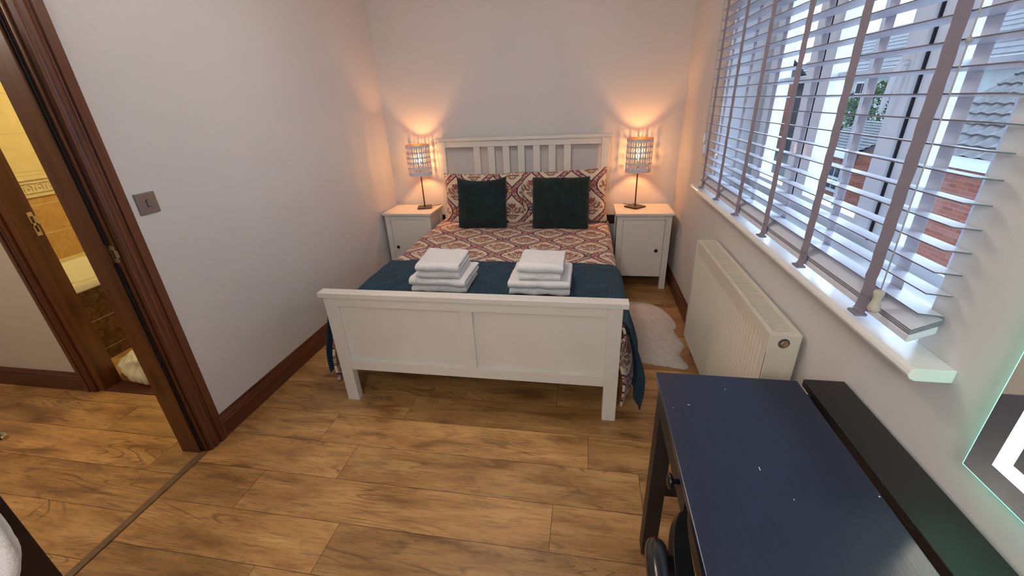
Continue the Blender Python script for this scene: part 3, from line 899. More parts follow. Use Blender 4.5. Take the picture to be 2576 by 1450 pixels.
pillow('pillow', (1.618, -.190, .755), .74, .46, .155, -.16, -.02, 'ogee_print', 'flower-print pillow at right against the headboard, its top right corner sticking up', 'pillow', 'patterned pillows against the headboard', 5.1, uvo=(.31, .19), ry=-.045)
pillow('cushion', (.945, -.375, .745), .425, .435, .155, -.20, .03, 'cushion_green', 'dark green fluffy square cushion on the left half of the bed, its top edge sagging', 'cushion', 'dark fluffy cushions on the bed', 2.2, pinch=.05, fuzz=.007, n=80, sag=.09)
pillow('cushion', (1.606, -.375, .740), .465, .425, .155, -.20, -.02, 'cushion_green', 'dark green fluffy square cushion on the right half of the bed, its top edge straight', 'cushion', 'dark fluffy cushions on the bed', 8.4, pinch=.02, fuzz=.007, n=80)

# ---- towels: folded ribbons
def towel(x0, x1, yf, yb, z0, h, rz, label, group, seed, layers=2):
    t = h / layers; cx, cy = (x0 + x1) / 2, (yf + yb) / 2
    L = x1 - x0; D = yb - yf
    m = MB()
    # centre line of the folded cloth in (y, z): starts at the back, turns round at the front
    path = []
    for k in range(layers):
        ys = [D - .004 - D * i / 16 for i in range(17)] if k % 2 == 0 else [D * i / 16 for i in range(17)]
        zc = t * (k + .5)
        lo, hi = t * .5, D - .002
        seg = [(min(max(y, lo + .004), hi - (lo if (layers > 2 and k % 2) or (k % 2 and k < layers - 1) else 0)), zc) for y in ys]
        path += seg
        if k < layers - 1:
            yc = seg[-1][0]
            sgn = -1 if k % 2 == 0 else 1
            for a in (-60, -30, 0, 30, 60):
                ra = math.radians(a); path.append((yc + sgn * t * .5 * math.cos(ra), t * (k + 1) + t * .5 * math.sin(ra)))
    hw = t * .5
    nx = 40
    top, bot = [], []
    P = [Vector((0, a, b)) for a, b in path]
    def nrm(i):
        d = (P[min(i + 1, len(P) - 1)] - P[max(i - 1, 0)]); d.normalize(); return Vector((0, -d.z, d.y))
    ring = []
    for i in range(len(P)): ring.append(P[i] + nrm(i) * hw * .97)
    for i in range(len(P) - 1, -1, -1): ring.append(P[i] - nrm(i) * hw * .97)
    V = []
    for j in range(nx + 1):
        u = j / nx; x = (u - .5) * L
        e = min(u, 1 - u) * L / .014
        sc = .55 + .45 * math.sqrt(max(0, 1 - (1 - min(1, e)) ** 2))
        row = []
        for q in ring:
            c0 = Vector((x, q.y, q.z))
            # squeeze towards the mid height of the nearest layer at the ends
            kz = min(layers - 1, max(0, int(q.z / t))); zc = t * (kz + .5)
            c0.z = zc + (q.z - zc) * sc
            nn = noise.noise((x * 14 + seed, q.y * 14, q.z * 20 + seed)) * .0055 + noise.noise((x * 60 + seed, q.y * 60, q.z * 60)) * .0012
            sag = .009 * noise.noise((x * 7 + seed * 3, q.y * 5, 2.0))
            c0.z += sag * (q.z / h) + nn * .8; c0.y += nn - D / 2
            c0.x += .004 * noise.noise((q.y * 22, q.z * 40, seed))
            c0.z = max(c0.z, 0.0)
            row.append(m.bm.verts.new(c0))
        V.append(row)
    n = len(ring)
    for a, b in zip(V, V[1:]):
        for k in range(n): m.bm.faces.new((a[k], a[(k + 1) % n], b[(k + 1) % n], b[k]))
    m.bm.faces.new(V[0][::-1]); m.bm.faces.new(V[-1])
    o = obj('folded_towel', m, 'towel', smooth=True, local=True, autosm=70)
    o.location = (cx, cy, z0); o.rotation_euler = (0, 0, rz)
    tag(o, label, 'towel', group); return o
Z0 = .568
GL, GR = 'left stack of folded white towels', 'right stack of folded white towels'
towel(.865, 1.178, -1.785, -1.515, Z0, .040, .02, 'large white towel at the bottom of the left towel stack', GL, 1.1)
towel(.862, 1.185, -1.795, -1.510, Z0 + .040, .047, -.03, 'large white towel second from the bottom of the left stack', GL, 2.3)
towel(.915, 1.150, -1.790, -1.560, Z0 + .087, .037, .0, 'small white towel below the top one of the left stack', GL, 3.7)
towel(.908, 1.150, -1.795, -1.560, Z0 + .124, .054, .03, 'small plump white towel on top of the left stack', GL, 4.4)
towel(1.420, 1.742, -1.780, -1.515, Z0, .042, .0, 'large white towel at the bottom of the right towel stack', GR, 5.9)
towel(1.418, 1.745, -1.795, -1.510, Z0 + .042, .048, -.01, 'large white towel second from the bottom of the right stack', GR, 6.6)
towel(1.475, 1.695, -1.785, -1.560, Z0 + .090, .038, .0, 'small white towel below the top one of the right stack', GR, 7.2)
towel(1.470, 1.708, -1.785, -1.555, Z0 + .128, .052, -.01, 'small plump white towel on top of the right stack', GR, 8.8)

# ================================================================== BEDSIDE CABINETS
def cabinet(x0, mirror, label):
    NW, ND, NH, yb = .4585, .3516, .6606, -.0382
    x1 = x0 + NW; yf = yb - ND
    t = thing('bedside_cabinet', label, 'cabinet', ((x0 + x1) / 2, yb - ND / 2, 0), group='bedside cabinets either side of the bed')
    obj('top', boxes((x0, x1, yf, yb, NH - .018, NH)), 'white_furniture', t, bev=.003)
    obj('top_moulding', boxes((x0 + .008, x1 - .008, yf + .008, yb, NH - .026, NH - .018)), 'white_furniture', t, bev=.002)
    a, b = x0 + .016, x1 - .016; lf = yf + .016; lw = .047
    for lx in (a, b - lw):
        lm = MB()
        # front leg with vertical grooves
        prof = [(lx, lf + .03), (lx, lf), (lx + .010, lf), (lx + .0115, lf + .002), (lx + .013, lf), (lx + .022, lf), (lx + .0235, lf + .002), (lx + .025, lf), (lx + .034, lf), (lx + .0355, lf + .002), (lx + .037, lf), (lx + lw, lf), (lx + lw, lf + .03)]
        lm.prism(prof, lambda p, z: (p[0], p[1], z), 0, NH - .026)
        obj('leg', lm, 'white_furniture', t)
        obj('leg', boxes((lx, lx + lw, yb - .045, yb - .005, 0, NH - .026)), 'white_furniture', t, bev=.001)
    obj('body', boxes((a + .008, a + .020, lf + .03, yb - .045, .115, NH - .026), (b - .020, b - .008, lf + .03, yb - .045, .115, NH - .026),
                      (a + .02, b - .02, lf + .03, yb - .01, .115, .13), (a + .02, b - .02, yb - .02, yb - .01, .13, NH - .026)), 'white_furniture', t)
    obj('top_rail', boxes((a + lw, b - lw, lf + .006, lf + .025, .602, NH - .026)), 'white_furniture', t)
    dr = obj('door', boxes((a + lw + .002, b - lw - .002, lf + .004, lf + .022, .112, .599)), 'white_furniture', t, bev=.0015)
    kx = (b - lw - .055) if not mirror else (a + lw + .047)
    km = MB(); km.lathe([(.005, 0), (.005, -.010), (.012, -.014), (.0145, -.019), (.0145, -.023), (.011, -.0265), (.004, -.028)], (kx, lf + .004, .350), 24, 'y')
    obj('knob', km, 'black_knob', dr, smooth=True)
    return t
cabinet(.0198, True, 'white bedside cabinet left of the bed, in the corner by the left wall')
cabinet(2.0517, False, 'white bedside cabinet right of the bed, beside the window wall')

# ================================================================== TABLE LAMPS
def lamp(cx, cy, rz, label, cordpts):
    zb = .6606
    t = thing('table_lamp', label, 'lamp', (cx, cy, zb), group='lit bedside lamps')
    b = MB(); s = .064; pr = []
    vs = b.box(-s, s, -s, s, 0.003, .012)
    for v in vs:
        x, y = v.co.x, v.co.y
        v.co.x = cx + x * math.cos(rz) - y * math.sin(rz); v.co.y = cy + x * math.sin(rz) + y * math.cos(rz); v.co.z += zb
    b.box(cx - .03, cx + .03, cy - .03, cy + .03, zb, zb + .004)
    obj('base', b, 'black_metal', t, bev=.0015)
    p = MB(); p.tube([(cx, cy, zb + .012), (cx, cy, .985)], .0055, 14); p.tube([(cx, cy, .985), (cx, cy, 1.03)], .0125, 14)
    obj('stem', p, 'black_metal', t, smooth=True, autosm=50)
    m = MB(); m.tube([(cx, cy, 1.03), (cx, cy, 1.045)], .011, 14); obj('bulb_holder', m, 'bulb_socket', t)
    m = MB(); m.lathe([(.002, 1.044), (.010, 1.048), (.013, 1.060), (.018, 1.075), (.019, 1.088), (.015, 1.102), (.007, 1.110), (.001, 1.113)], (cx, cy, 0), 20)
    obj('bulb', m, 'bulb_glow', t, smooth=True, label='glowing amber bulb')
    # perforated drum shade
    Rr, z0, z1 = .103, .956, 1.214
    sh = MB(); ncol, nrow = 16, 5
    zlo, zhi = z0 + .026, z1 - .018
    def P(c, z): a = 2 * PI * c / ncol + rz; return (cx + Rr * math.cos(a), cy + Rr * math.sin(a), z)
    sub = 4
    for k in range(ncol):
        for (a, b_) in ((z0, zlo), (zhi, z1)):
            for q in range(sub):
                sh.quad(P(k + q / sub, a), P(k + (q + 1) / sub, a), P(k + (q + 1) / sub, b_), P(k + q / sub, b_))
        for r_ in range(nrow):
            ch = (zhi - zlo) / nrow; zc = zlo + (r_ + .5) * ch
            hx, hz = .5, ch / 2
            ox, oz = .31, ch * .39
            octo = [(-.13, oz), (.13, oz), (ox, oz * .5), (ox, -oz * .5), (.13, -oz), (-.13, -oz), (-ox, -oz * .5), (-ox, oz * .5)]
            rect = [(-ox * .45, hz), (ox * .45, hz), (hx, oz * .5), (hx, -oz * .5), (ox * .45, -hz), (-ox * .45, -hz), (-hx, -oz * .5), (-hx, oz * .5)]
            C_ = lambda p: P(k + .5 + p[0], zc + p[1])
            for i in range(8):
                j = (i + 1) % 8
                A, B, Cc, D_ = octo[i], octo[j], rect[j], rect[i]
                corner = {1: (hx, hz), 3: (hx, -hz), 5: (-hx, -hz), 7: (-hx, hz)}.get(i)
                if corner: sh.bm.faces.new([sh.bm.verts.new(C_(p)) for p in (A, B, Cc, corner, D_)])
                else: sh.quad(C_(A), C_(B), C_(Cc), C_(D_))
            # centre tab left in each opening, pushed slightly inwards
            tabs = [(-.13, oz), (.13, oz), (.16, 0), (.13, -oz), (-.13, -oz), (-.16, 0)]
            sh.bm.faces.new([sh.bm.verts.new(C_(p)) for p in tabs])
    o = obj('shade', sh, ('shade_white', 'copper_inner'), t, weld=True)
    so = o.modifiers.new('solid', 'SOLIDIFY'); so.thickness = .0012; so.offset = -1; so.material_offset = 1; so.material_offset_rim = 0
    # make sure faces point outwards so the copper side is inside
    bm_ = bmesh.new(); bm_.from_mesh(o.data); tl = wloc(t)
    for f in bm_.faces:
        c = f.calc_center_median()
        if f.normal.x * c.x + f.normal.y * c.y < 0: f.normal_flip()
    bm_.to_mesh(o.data); bm_.free()
    m = MB()
    for a in (0, 2.094, 4.189):
        m.tube([(cx, cy, 1.030), (cx + Rr * .99 * math.cos(a), cy + Rr * .99 * math.sin(a), .985)], .0014, 6)
    obj('shade_spider', m, 'black_metal', t)
    m = MB(); m.tube(cordpts, .0026, 8); obj('power_cord', m, 'black_metal', t, smooth=True)
    return t
lamp(.345, -.165, .30, 'lit lamp with perforated white shade on the left bedside cabinet', [(.40, -.13, .668), (.425, -.11, .671), (.44, -.09, .667), (.45, -.045, .664), (.455, -.020, .655)])
lamp(2.222, -.165, .78, 'lit lamp with perforated white shade on the right bedside cabinet', [(2.20, -.115, .668), (2.185, -.10, .671), (2.165, -.09, .667), (2.14, -.05, .664), (2.13, -.020, .655)])

# ================================================================== SWITCH
sw = thing('light_switch', 'square brushed metal light switch on the left wall by the door frame', 'light switch', (0, -2.326, 1.153))
vs = MB(); vs.box(0.0, .0075, -2.3694, -2.2834, 1.1534, 1.2394); obj('plate', vs, 'brushed_steel', sw, bev=.0025)
obj('rocker_surround', boxes((.0065, .0085, -2.3330, -2.3190, 1.181, 1.211)), 'black_knob', sw, bev=.0008)
obj('rocker', boxes((.008, .0110, -2.3315, -2.3205, 1.183, 1.209)), 'brushed_steel', sw, bev=.001)

# ================================================================== RUG
outline = [(1.93, -.80), (2.02, -.70), (2.14, -.655), (2.24, -.650), (2.33, -.668), (2.385, -.715), (2.43, -.79), (2.462, -.89), (2.478, -.99), (2.470, -1.055), (2.448, -1.09), (2.452, -1.15), (2.470, -1.225), (2.480, -1.285), (2.455, -1.35), (2.435, -1.385), (2.440, -1.45), (2.452, -1.505), (2.455, -1.535), (2.425, -1.560), (2.34, -1.545), (2.25, -1.530), (2.13, -1.505), (2.02, -1.51), (1.95, -1.47), (1.90, -1.30), (1.92, -1.0)]
def rug():
    m = MB(); cx, cy = 2.2, -1.1
    n = 240; rings = 26; V = []
    P = [Vector((x, y, 0)) for x, y in outline]
    def at(t):
        f = t * len(P); i = int(f) % len(P); u = f - int(f)
        a, b, c, d = P[i - 1], P[i], P[(i + 1) % len(P)], P[(i + 2) % len(P)]
        return .5 * ((2 * b) + (c - a) * u + (2 * a - 5 * b + 4 * c - d) * u * u + (3 * b - a - 3 * c + d) * u ** 3)
    c0 = Vector((cx, cy, 0))
    for r in range(rings + 1):
        q = r / rings; row = []
        for k in range(n):
            e = at(k / n); p = c0 + (e - c0) * q
            jag = .006 * noise.noise((e.x * 60, e.y * 60, 0)) + .004 * noise.noise((e.x * 160, e.y * 160, 3))
            p += (e - c0).normalized() * jag * q ** 6
            h = .024 * (1 - q ** 9) + .004 * noise.noise((p.x * 30, p.y * 30, 0)) + .0035 * noise.noise((p.x * 90, p.y * 90, 5))
            row.append(m.bm.verts.new((p.x, p.y, max(.002, h if r < rings else .002))))
        V.append(row)
    for a, b in zip(V[1:], V[2:]):
        for k in range(n): m.bm.faces.new((a[k], a[(k + 1) % n], b[(k + 1) % n], b[k]))
    cen = m.bm.verts.new((cx, cy, .024))
    for k in range(n): m.bm.faces.new((cen, V[1][k], V[1][(k + 1) % n]))
    for v in V[0]: m.bm.verts.remove(v)
    o = obj('sheepskin_rug', m, 'rug_wool', smooth=True)
    tag(o, 'fluffy off-white rug with wavy edge on the floor between bed and radiator', 'rug')
rug()

# ================================================================== DESK
dk = thing('desk', 'black wooden desk with a raised back ledge under the window wall', 'desk', (2.24, -3.3, 0))
DY0, DY1 = -3.86, -2.670
obj('desktop', boxes((2.038, 2.428, DY0, DY1, .730, .750)), 'desk_black', dk, bev=.002)
obj('back_ledge', boxes((2.446, 2.552, DY0, DY1 + .006, .730, .753)), 'desk_ledge_black', dk, bev=.002, label='matt black raised ledge')
for x0 in (2.048, 2.475):
    for y0 in (DY1 - .07, DY0 + .015):
        lm = MB(); vs = lm.box(x0, x0 + .05, y0, y0 + .055, 0, .73)
        for v in vs:
            if v.co.z < .1:
                v.co.y += .012 if False else 0
        obj('leg', lm, 'desk_ledge_black', dk, bev=.002)
obj('front_apron', boxes((2.052, 2.066, DY0 + .07, -3.085, .64, .73)), 'desk_ledge_black', dk)
dw = obj('drawer', boxes((2.047, 2.064, -3.080, -2.735, .645, .726)), 'desk_ledge_black', dk, bev=.001)
km = MB(); km.lathe([(.006, 0), (.006, -.012), (.016, -.017), (.0185, -.021), (.017, -.025), (.008, -.028)], (2.047, -3.022, .692), 24, 'x'); obj('knob', km, 'black_knob', dw, smooth=True)
obj('back_apron', boxes((2.50, 2.515, DY0 + .07, DY1 - .07, .64, .742)), 'desk_ledge_black', dk)
obj('side_apron', boxes((2.098, 2.475, DY1 - .055, DY1 - .035, .64, .73)), 'desk_ledge_black', dk)
obj('side_apron', boxes((2.098, 2.475, DY0 + .035, DY0 + .055, .64, .73)), 'desk_ledge_black', dk)
obj('stretcher', boxes((2.095, 2.478, DY1 - .058, DY1 - .030, .293, .348)), 'desk_ledge_black', dk, bev=.001)
obj('stretcher', boxes((2.095, 2.478, DY0 + .030, DY0 + .058, .293, .348)), 'desk_ledge_black', dk, bev=.001)
for (x, y, lx, ly) in ((2.215, -2.735, .0035, .0025), (2.100, -2.815, .006, .002), (2.21, -3.02, .002, .010), (2.42, -3.06, .003, .003), (2.06, -2.83, .002, .002), (2.25, -3.09, .002, .003)):
    obj('paint_chip', boxes((x, x + lx, y, y + ly, .7500, .7503)), 'towel', dk, label='tiny white chip in the black top')

# ================================================================== CHAIR
ch = thing('chair', 'black wooden chair with a rounded back hoop, pushed in at the desk', 'chair', (2.15, -3.380, 0), 0)
# local frame: +x is the way the chair faces
m = MB(); N = 48; V = []
def seat_out(a, s=1.0):
    r = .205 * s
    c, s_ = math.cos(a), math.sin(a)
    k = (abs(c) ** 2.6 + abs(s_) ** 2.6) ** (-1 / 2.6)
    return (r * k * c, r * k * s_)
for s, z in ((.0, .438), (.90, .437), (.985, .441), (1.0, .450), (1.0, .458), (.975, .4635), (.86, .462), (.5, .456), (.0, .454)):
    V.append([m.bm.verts.new((*seat_out(2 * PI * k / N, max(s, .001)), z)) for k in range(N)])
for a, b in zip(V, V[1:]):
    for k in range(N): m.bm.faces.new((a[k], a[(k + 1) % N], b[(k + 1) % N], b[k]))
obj('seat', m, 'chair_black', ch, local=True, smooth=True, autosm=60)
for sx in (-1, 1):
    for sy in (-1, 1):
        m = MB(); m.tube([(sx * .14, sy * .14, .442), (sx * .17, sy * .165, .22), (sx * .195, sy * .19, 0)], [.016, .015, .012], 14)
        obj('leg', m, 'chair_black', ch, local=True, smooth=True, autosm=60)
m = MB()
pts = []
for k in range(41):
    a = PI * k / 40
    ca, sa = math.cos(a), math.sin(a); q = (abs(ca) ** 5 + abs(sa) ** 5) ** (-1 / 5)
    pts.append((-.200 + .10 * (1 - min(1, sa * q)), .178 * ca * q, .44 + .345 * sa * q))
m.tube(pts, .0185, 14)
obj('back_hoop', m, 'chair_black', ch, local=True, smooth=True, autosm=60)
# curved rail: lens shaped in plan, tilted, thin ridge along its upper edge
m = MB(); V = []
for k in range(41):
    t = k / 40; y = -.265 + .545 * t; e = math.sqrt(max(.0004, 1 - abs(2 * t - 1) ** 3.0))
    wd = .050 * e; x0 = -.100 - .055 * e; z0 = .705; dx, dz = math.cos(.55), -math.sin(.55)
    th = .020
    V.append([m.bm.verts.new(p) for p in ((x0, y, z0), (x0 + wd * dx * .5, y, z0 + wd * dz * .5 + .002 * e), (x0 + wd * dx, y, z0 + wd * dz), (x0 + wd * dx - th * .3, y, z0 + wd * dz - th), (x0 - th * .45, y, z0 - th * .9))])
for a, b in zip(V, V[1:]):
    for k in range(5): m.bm.faces.new((a[k], a[(k + 1) % 5], b[(k + 1) % 5], b[k]))
m.bm.faces.new(V[0][::-1]); m.bm.faces.new(V[-1])
obj('back_rail', m, 'chair_black', ch, local=True, smooth=True, autosm=35, bev=.002)
for yy in (-.16, .15):
    m = MB(); m.tube([(-.19, yy, .62), (-.13, yy, .685)], .009, 10); obj('rail_bracket', m, 'chair_black', ch, local=True, smooth=True)
m = MB(); m.tube([(-.17, -.165, .22), (.17, -.165, .22)], .009, 10); m.tube([(-.17, .165, .22), (.17, .165, .22)], .009, 10); m.tube([(0, -.165, .22), (0, .165, .22)], .009, 10)
obj('stretcher', m, 'chair_black', ch, local=True, smooth=True, autosm=60)

# ================================================================== LIGHTED MIRROR
mr = thing('illuminated_mirror', 'rectangular mirror with a glowing white light band, on the wall above the desk', 'mirror', (2.545, -3.36, .86))
MY0, MY1, MZ0, MZ1, MX = -3.66, -3.058, .857, 1.66, 2.530
obj('mirror_glass', boxes((MX, MX + .004, MY0, MY1, MZ0, MZ1)), 'mirror_silver', mr, bev=.001)
obj('backing', boxes((MX + .012, RW - .001, MY0 + .03, MY1 - .03, MZ0 + .03, MZ1 - .03)), 'upvc', mr)
obj('glass_edge', boxes((MX + .0005, MX + .012, MY0 - .0015, MY0 + .006, MZ0 - .0015, MZ1 + .0015), (MX + .0005, MX + .012, MY1 - .006, MY1 + .0015, MZ0 - .0015, MZ1 + .0015),
                     (MX + .0005, MX + .012, MY0, MY1, MZ0 - .0015, MZ0 + .006), (MX + .0005, MX + .012, MY0, MY1, MZ1 - .004, MZ1 + .0015)), 'led_edge', mr, bev=.001, label='greenish glowing glass edge')
obj('backlight', boxes((MX + .013, MX + .020, MY1 - .032, MY1 - .028, MZ0 + .03, MZ1 - .03), (MX + .013, MX + .020, MY0 + .03, MY1 - .03, MZ0 + .026, MZ0 + .030)), 'led_edge', mr, label='greenish backlight')
a, b = .043, .069
lb = MB(); e = .0006
lb.box(MX - e, MX, MY0 + a, MY1 - a, MZ0 + a, MZ0 + b); lb.box(MX - e, MX, MY0 + a, MY1 - a, MZ1 - b, MZ1 - a)
lb.box(MX - e, MX, MY0 + a, MY0 + b, MZ0 + b, MZ1 - b); lb.box(MX - e, MX, MY1 - b, MY1 - a, MZ0 + b, MZ1 - b)
obj('light_band', lb, 'led_strip', mr, label='glowing frosted band')

# ================================================================== OPEN DOOR LEAF (bottom left corner)
lf = thing('door_leaf', 'opened door seen edge-on as a dark strip in the bottom left corner', 'door', (.41, -3.43, 0))
obj('door_edge', boxes((.700, .800, -3.452, -3.410, .008, 1.98)), 'door_dark', lf, bev=.002)
obj('door_board', boxes((.02, .700, -3.446, -3.414, .008, 1.98)), 'door_dark', lf, bev=.002)
m = MB(); m.tube([(.745, -3.411, 1.012), (.745, -3.372, 1.012), (.752, -3.366, 1.012), (.800, -3.366, 1.012), (.806, -3.3665, 1.010)], [.008, .008, .008, .0075, .005], 12)
m.lathe([(.022, 0), (.022, .005), (.018, .007)], (.745, -3.411, 1.012), 20, 'y')
obj('door_handle', m, 'brass', lf, smooth=True, autosm=50)

# white cloth hanging on the near side of that door
m = MB()
def clothf(sd):
    def fn(u, v):
        z = .50 + .56 * v
        T = ((.50, .66), (.67, .781), (.814, .878), (.851, .900), (.897, .925), (.928, .938), (.963, .950), (.999, .959), (1.028, .957), (1.06, .935))
        for (za, xa), (zb, xb) in zip(T, T[1:]):
            if z <= zb + 1e-6: xr = xa + (xb - xa) * (z - za) / (zb - za); break
        x = .56 + (xr - .56) * u
        e = math.sqrt(max(0, 1 - (2 * u - 1) ** 4)) * math.sqrt(max(0, 1 - (2 * v - 1) ** 6))
        return (x, -3.476 - sd * .020 * e + .004 * math.sin(x * 60 + z * 5), z)
    return fn
m.grid(24, 24, clothf(1)); m.grid(24, 24, clothf(-1))
o = obj('hanging_cloth', m, 'towel', smooth=True, weld=True)
tag(o, 'white cloth with a curved edge hanging on the opened door, bottom left corner', 'cloth')

# ================================================================== BATHROOM
tub = thing('bathtub', 'cream bathtub with a dark marbled tile side, seen through the hall doorway', 'bathtub', (-1.76, -1.1, 0))
m = MB()
def tub_ring(x0, x1, y0, y1, z, rad, n=8):
    pts = []
    for (cx, cy, a0) in ((x1 - rad, y1 - rad, 0), (x0 + rad, y1 - rad, 90), (x0 + rad, y0 + rad, 180), (x1 - rad, y0 + rad, 270)):
        for k in range(n + 1):
            a = math.radians(a0 + 90 * k / n); pts.append((cx + rad * math.cos(a), cy + rad * math.sin(a), z))
    return pts
ty0, ty1, tx0, tx1 = -1.92, -.12, BX + .002, -1.425
rr_ = [tub_ring(tx0, tx1, ty0, ty1, .505, .012), tub_ring(tx0, tx1, ty0, ty1, .545, .012), tub_ring(tx0 + .006, tx1 - .006, ty0 + .006, ty1 - .006, .553, .012),
       tub_ring(tx0 + .06, tx1 - .06, ty0 + .09, ty1 - .07, .553, .12), tub_ring(tx0 + .075, tx1 - .075, ty0 + .10, ty1 - .08, .540, .12),
       tub_ring(tx0 + .11, tx1 - .11, ty0 + .16, ty1 - .14, .30, .13), tub_ring(tx0 + .17, tx1 - .17, ty0 + .26, ty1 - .24, .17, .10)]
V = [[m.bm.verts.new(p) for p in r] for r in rr_]
n = len(V[0])
for a, b in zip(V, V[1:]):
    for k in range(n): m.bm.faces.new((a[k], a[(k + 1) % n], b[(k + 1) % n], b[k]))
m.bm.faces.new(V[-1])
obj('tub', m, 'tub_enamel', tub, smooth=True, autosm=50)
obj('side_panel', boxes((-1.44, -1.432, ty0 + .01, ty1 - .01, 0, .505), (tx0 + .01, -1.44, ty0 + .01, ty0 + .018, 0, .505)), 'brown_marble_tile', tub, label='dark brown marbled tile side')
# crumpled plastic bag on the bathroom floor
def bag():
    m = MB(); bmesh.ops.create_icosphere(m.bm, subdivisions=5, radius=1)
    for v in m.bm.verts:
        d = v.co.copy()
        n_ = noise.noise(d * 1.4) * .26 + abs(noise.noise(Vector((d.x * 3.2, d.y * 3.2, d.z * 1.2)) + Vector((3, 1, 2)))) * .17 - abs(noise.noise(Vector((d.x * 7, d.y * 7, d.z * 2.5)))) * .07
        r = 1 + n_
        p = Vector((d.x * .175 * r, d.y * .14 * r, d.z * .125 * r))
        if p.z < -.07: p.z = -.07 + (p.z + .07) * .15
        # twisted ear of the bag pointing towards the hall wall
        k = max(0, -d.x - .45); kk = min(1, k * 1.6)
        p.x -= k * .16; p.z = p.z * (1 - .55 * kk) - .035 * kk; p.y *= (1 - .55 * kk)
        v.co = p
    zmin = min(v.co.z for v in m.bm.verts)
    for v in m.bm.verts: v.co += Vector((-.870, -1.975, .009 - zmin))
    o = obj('plastic_bag', m, 'bag_plastic', smooth=True)
    tag(o, 'crumpled pale yellow plastic bag on the floor in the bathroom doorway', 'bag')
bag()
# ================================================================== CEILING LAMPS (the rear one is added fill)
def ceil(name, loc, glow, label, r=.13):
    t = thing(name, label, 'ceiling light', (loc[0], loc[1], CH))
    m = MB(); m.lathe([(.05, 0), (.05, -.02)], (loc[0], loc[1], CH), 24); obj('base', m, 'upvc', t, smooth=True, autosm=40)
    m = MB(); m.lathe([(r * .4, -.02), (r, -.03), (r, -.05), (r * .8, -.058)], (loc[0], loc[1], CH), 32); obj('diffuser', m, glow, t, smooth=True, autosm=40)
ceil('ceiling_light', CEIL_LAMP, 'ceiling_glow', 'round flush ceiling light in the bedroom')
ceil('ceiling_light', REAR_FILL, 'ceiling_glow', 'added fill light, unseen on the ceiling behind the camera')  # unseen fixture added to go with the rear fill
ceil('ceiling_light', (-1.0, -1.1, 0), 'bath_glow', 'round flush ceiling light in the bathroom')
ceil('ceiling_light', (-1.3, -3.3, 0), 'bath_glow', 'round flush ceiling light in the hall')

# ================================================================== OUTSIDE THE WINDOW
GZ = -2.6
struct('ground', boxes((WX, 70, -20, 80, GZ - .1, GZ)), 'ground_tarmac', label='dark tarmac yard outside', cat='ground')
# brick garage with hipped tile roof
gx0, gx1, gy0, gy1, ez, rz_ = 8.0, 10.2, .8, 5.55, .40, 1.72
g = thing('garage', 'red brick garage with a mossy dark tile roof outside the window', 'garage', (9.1, 3.1, GZ))
obj('wall', boxes((gx0, gx1, gy0, gy1, GZ, ez)), 'red_brick', g)
obj('fascia', boxes((gx0 - .30, gx0 - .26, gy0 - .3, gy1 + .3, ez - .16, ez + .02), (gx0 - .3, gx1 + .3, gy1 + .26, gy1 + .3, ez - .16, ez + .02)), 'fascia_white', g, label='white fascia and gutter')
def tiled(m, p00, p10, p11, p01, nu, nv, amp=.018):
    """sloping roof face of rolled tiles: u along the eaves, v up the slope"""
    P00, P10, P11, P01 = map(Vector, (p00, p10, p11, p01))
    nrm = (P10 - P00).cross(P01 - P00).normalized()
    if nrm.z < 0: nrm = -nrm
    V = []
    for j in range(nv):
        for e in (0, 1):
            row = []
            t = (j + e) / nv
            for i in range(nu * 4 + 1):
                u = i / (nu * 4)
                p = (P00.lerp(P10, u)).lerp(P01.lerp(P11, u), t)
                row.append(m.bm.verts.new(p + nrm * (amp * math.sin(u * nu * 2 * PI) + (.03 if e == 0 else .0) + .02)))
            V.append(row)
    for a, b in zip(V, V[1:]):
        for i in range(len(a) - 1): m.bm.faces.new((a[i], a[i + 1], b[i + 1], b[i]))
m = MB()
E0, E1, E2, E3 = (gx0 - .3, gy0 - .3, ez), (gx0 - .3, gy1 + .3, ez), (gx1 + .3, gy1 + .3, ez), (gx1 + .3, gy0 - .3, ez)
R0, R1 = (9.1, gy0 + 1.0, rz_), (9.1, gy1 - .15, rz_)
tiled(m, E0, E1, R1, R0, 18, 9); tiled(m, E1, E2, R1, R1, 16, 9); tiled(m, E2, E3, R0, R1, 18, 9); tiled(m, E3, E0, R0, R0, 16, 9)
obj('roof', m, 'roof_tile', g)
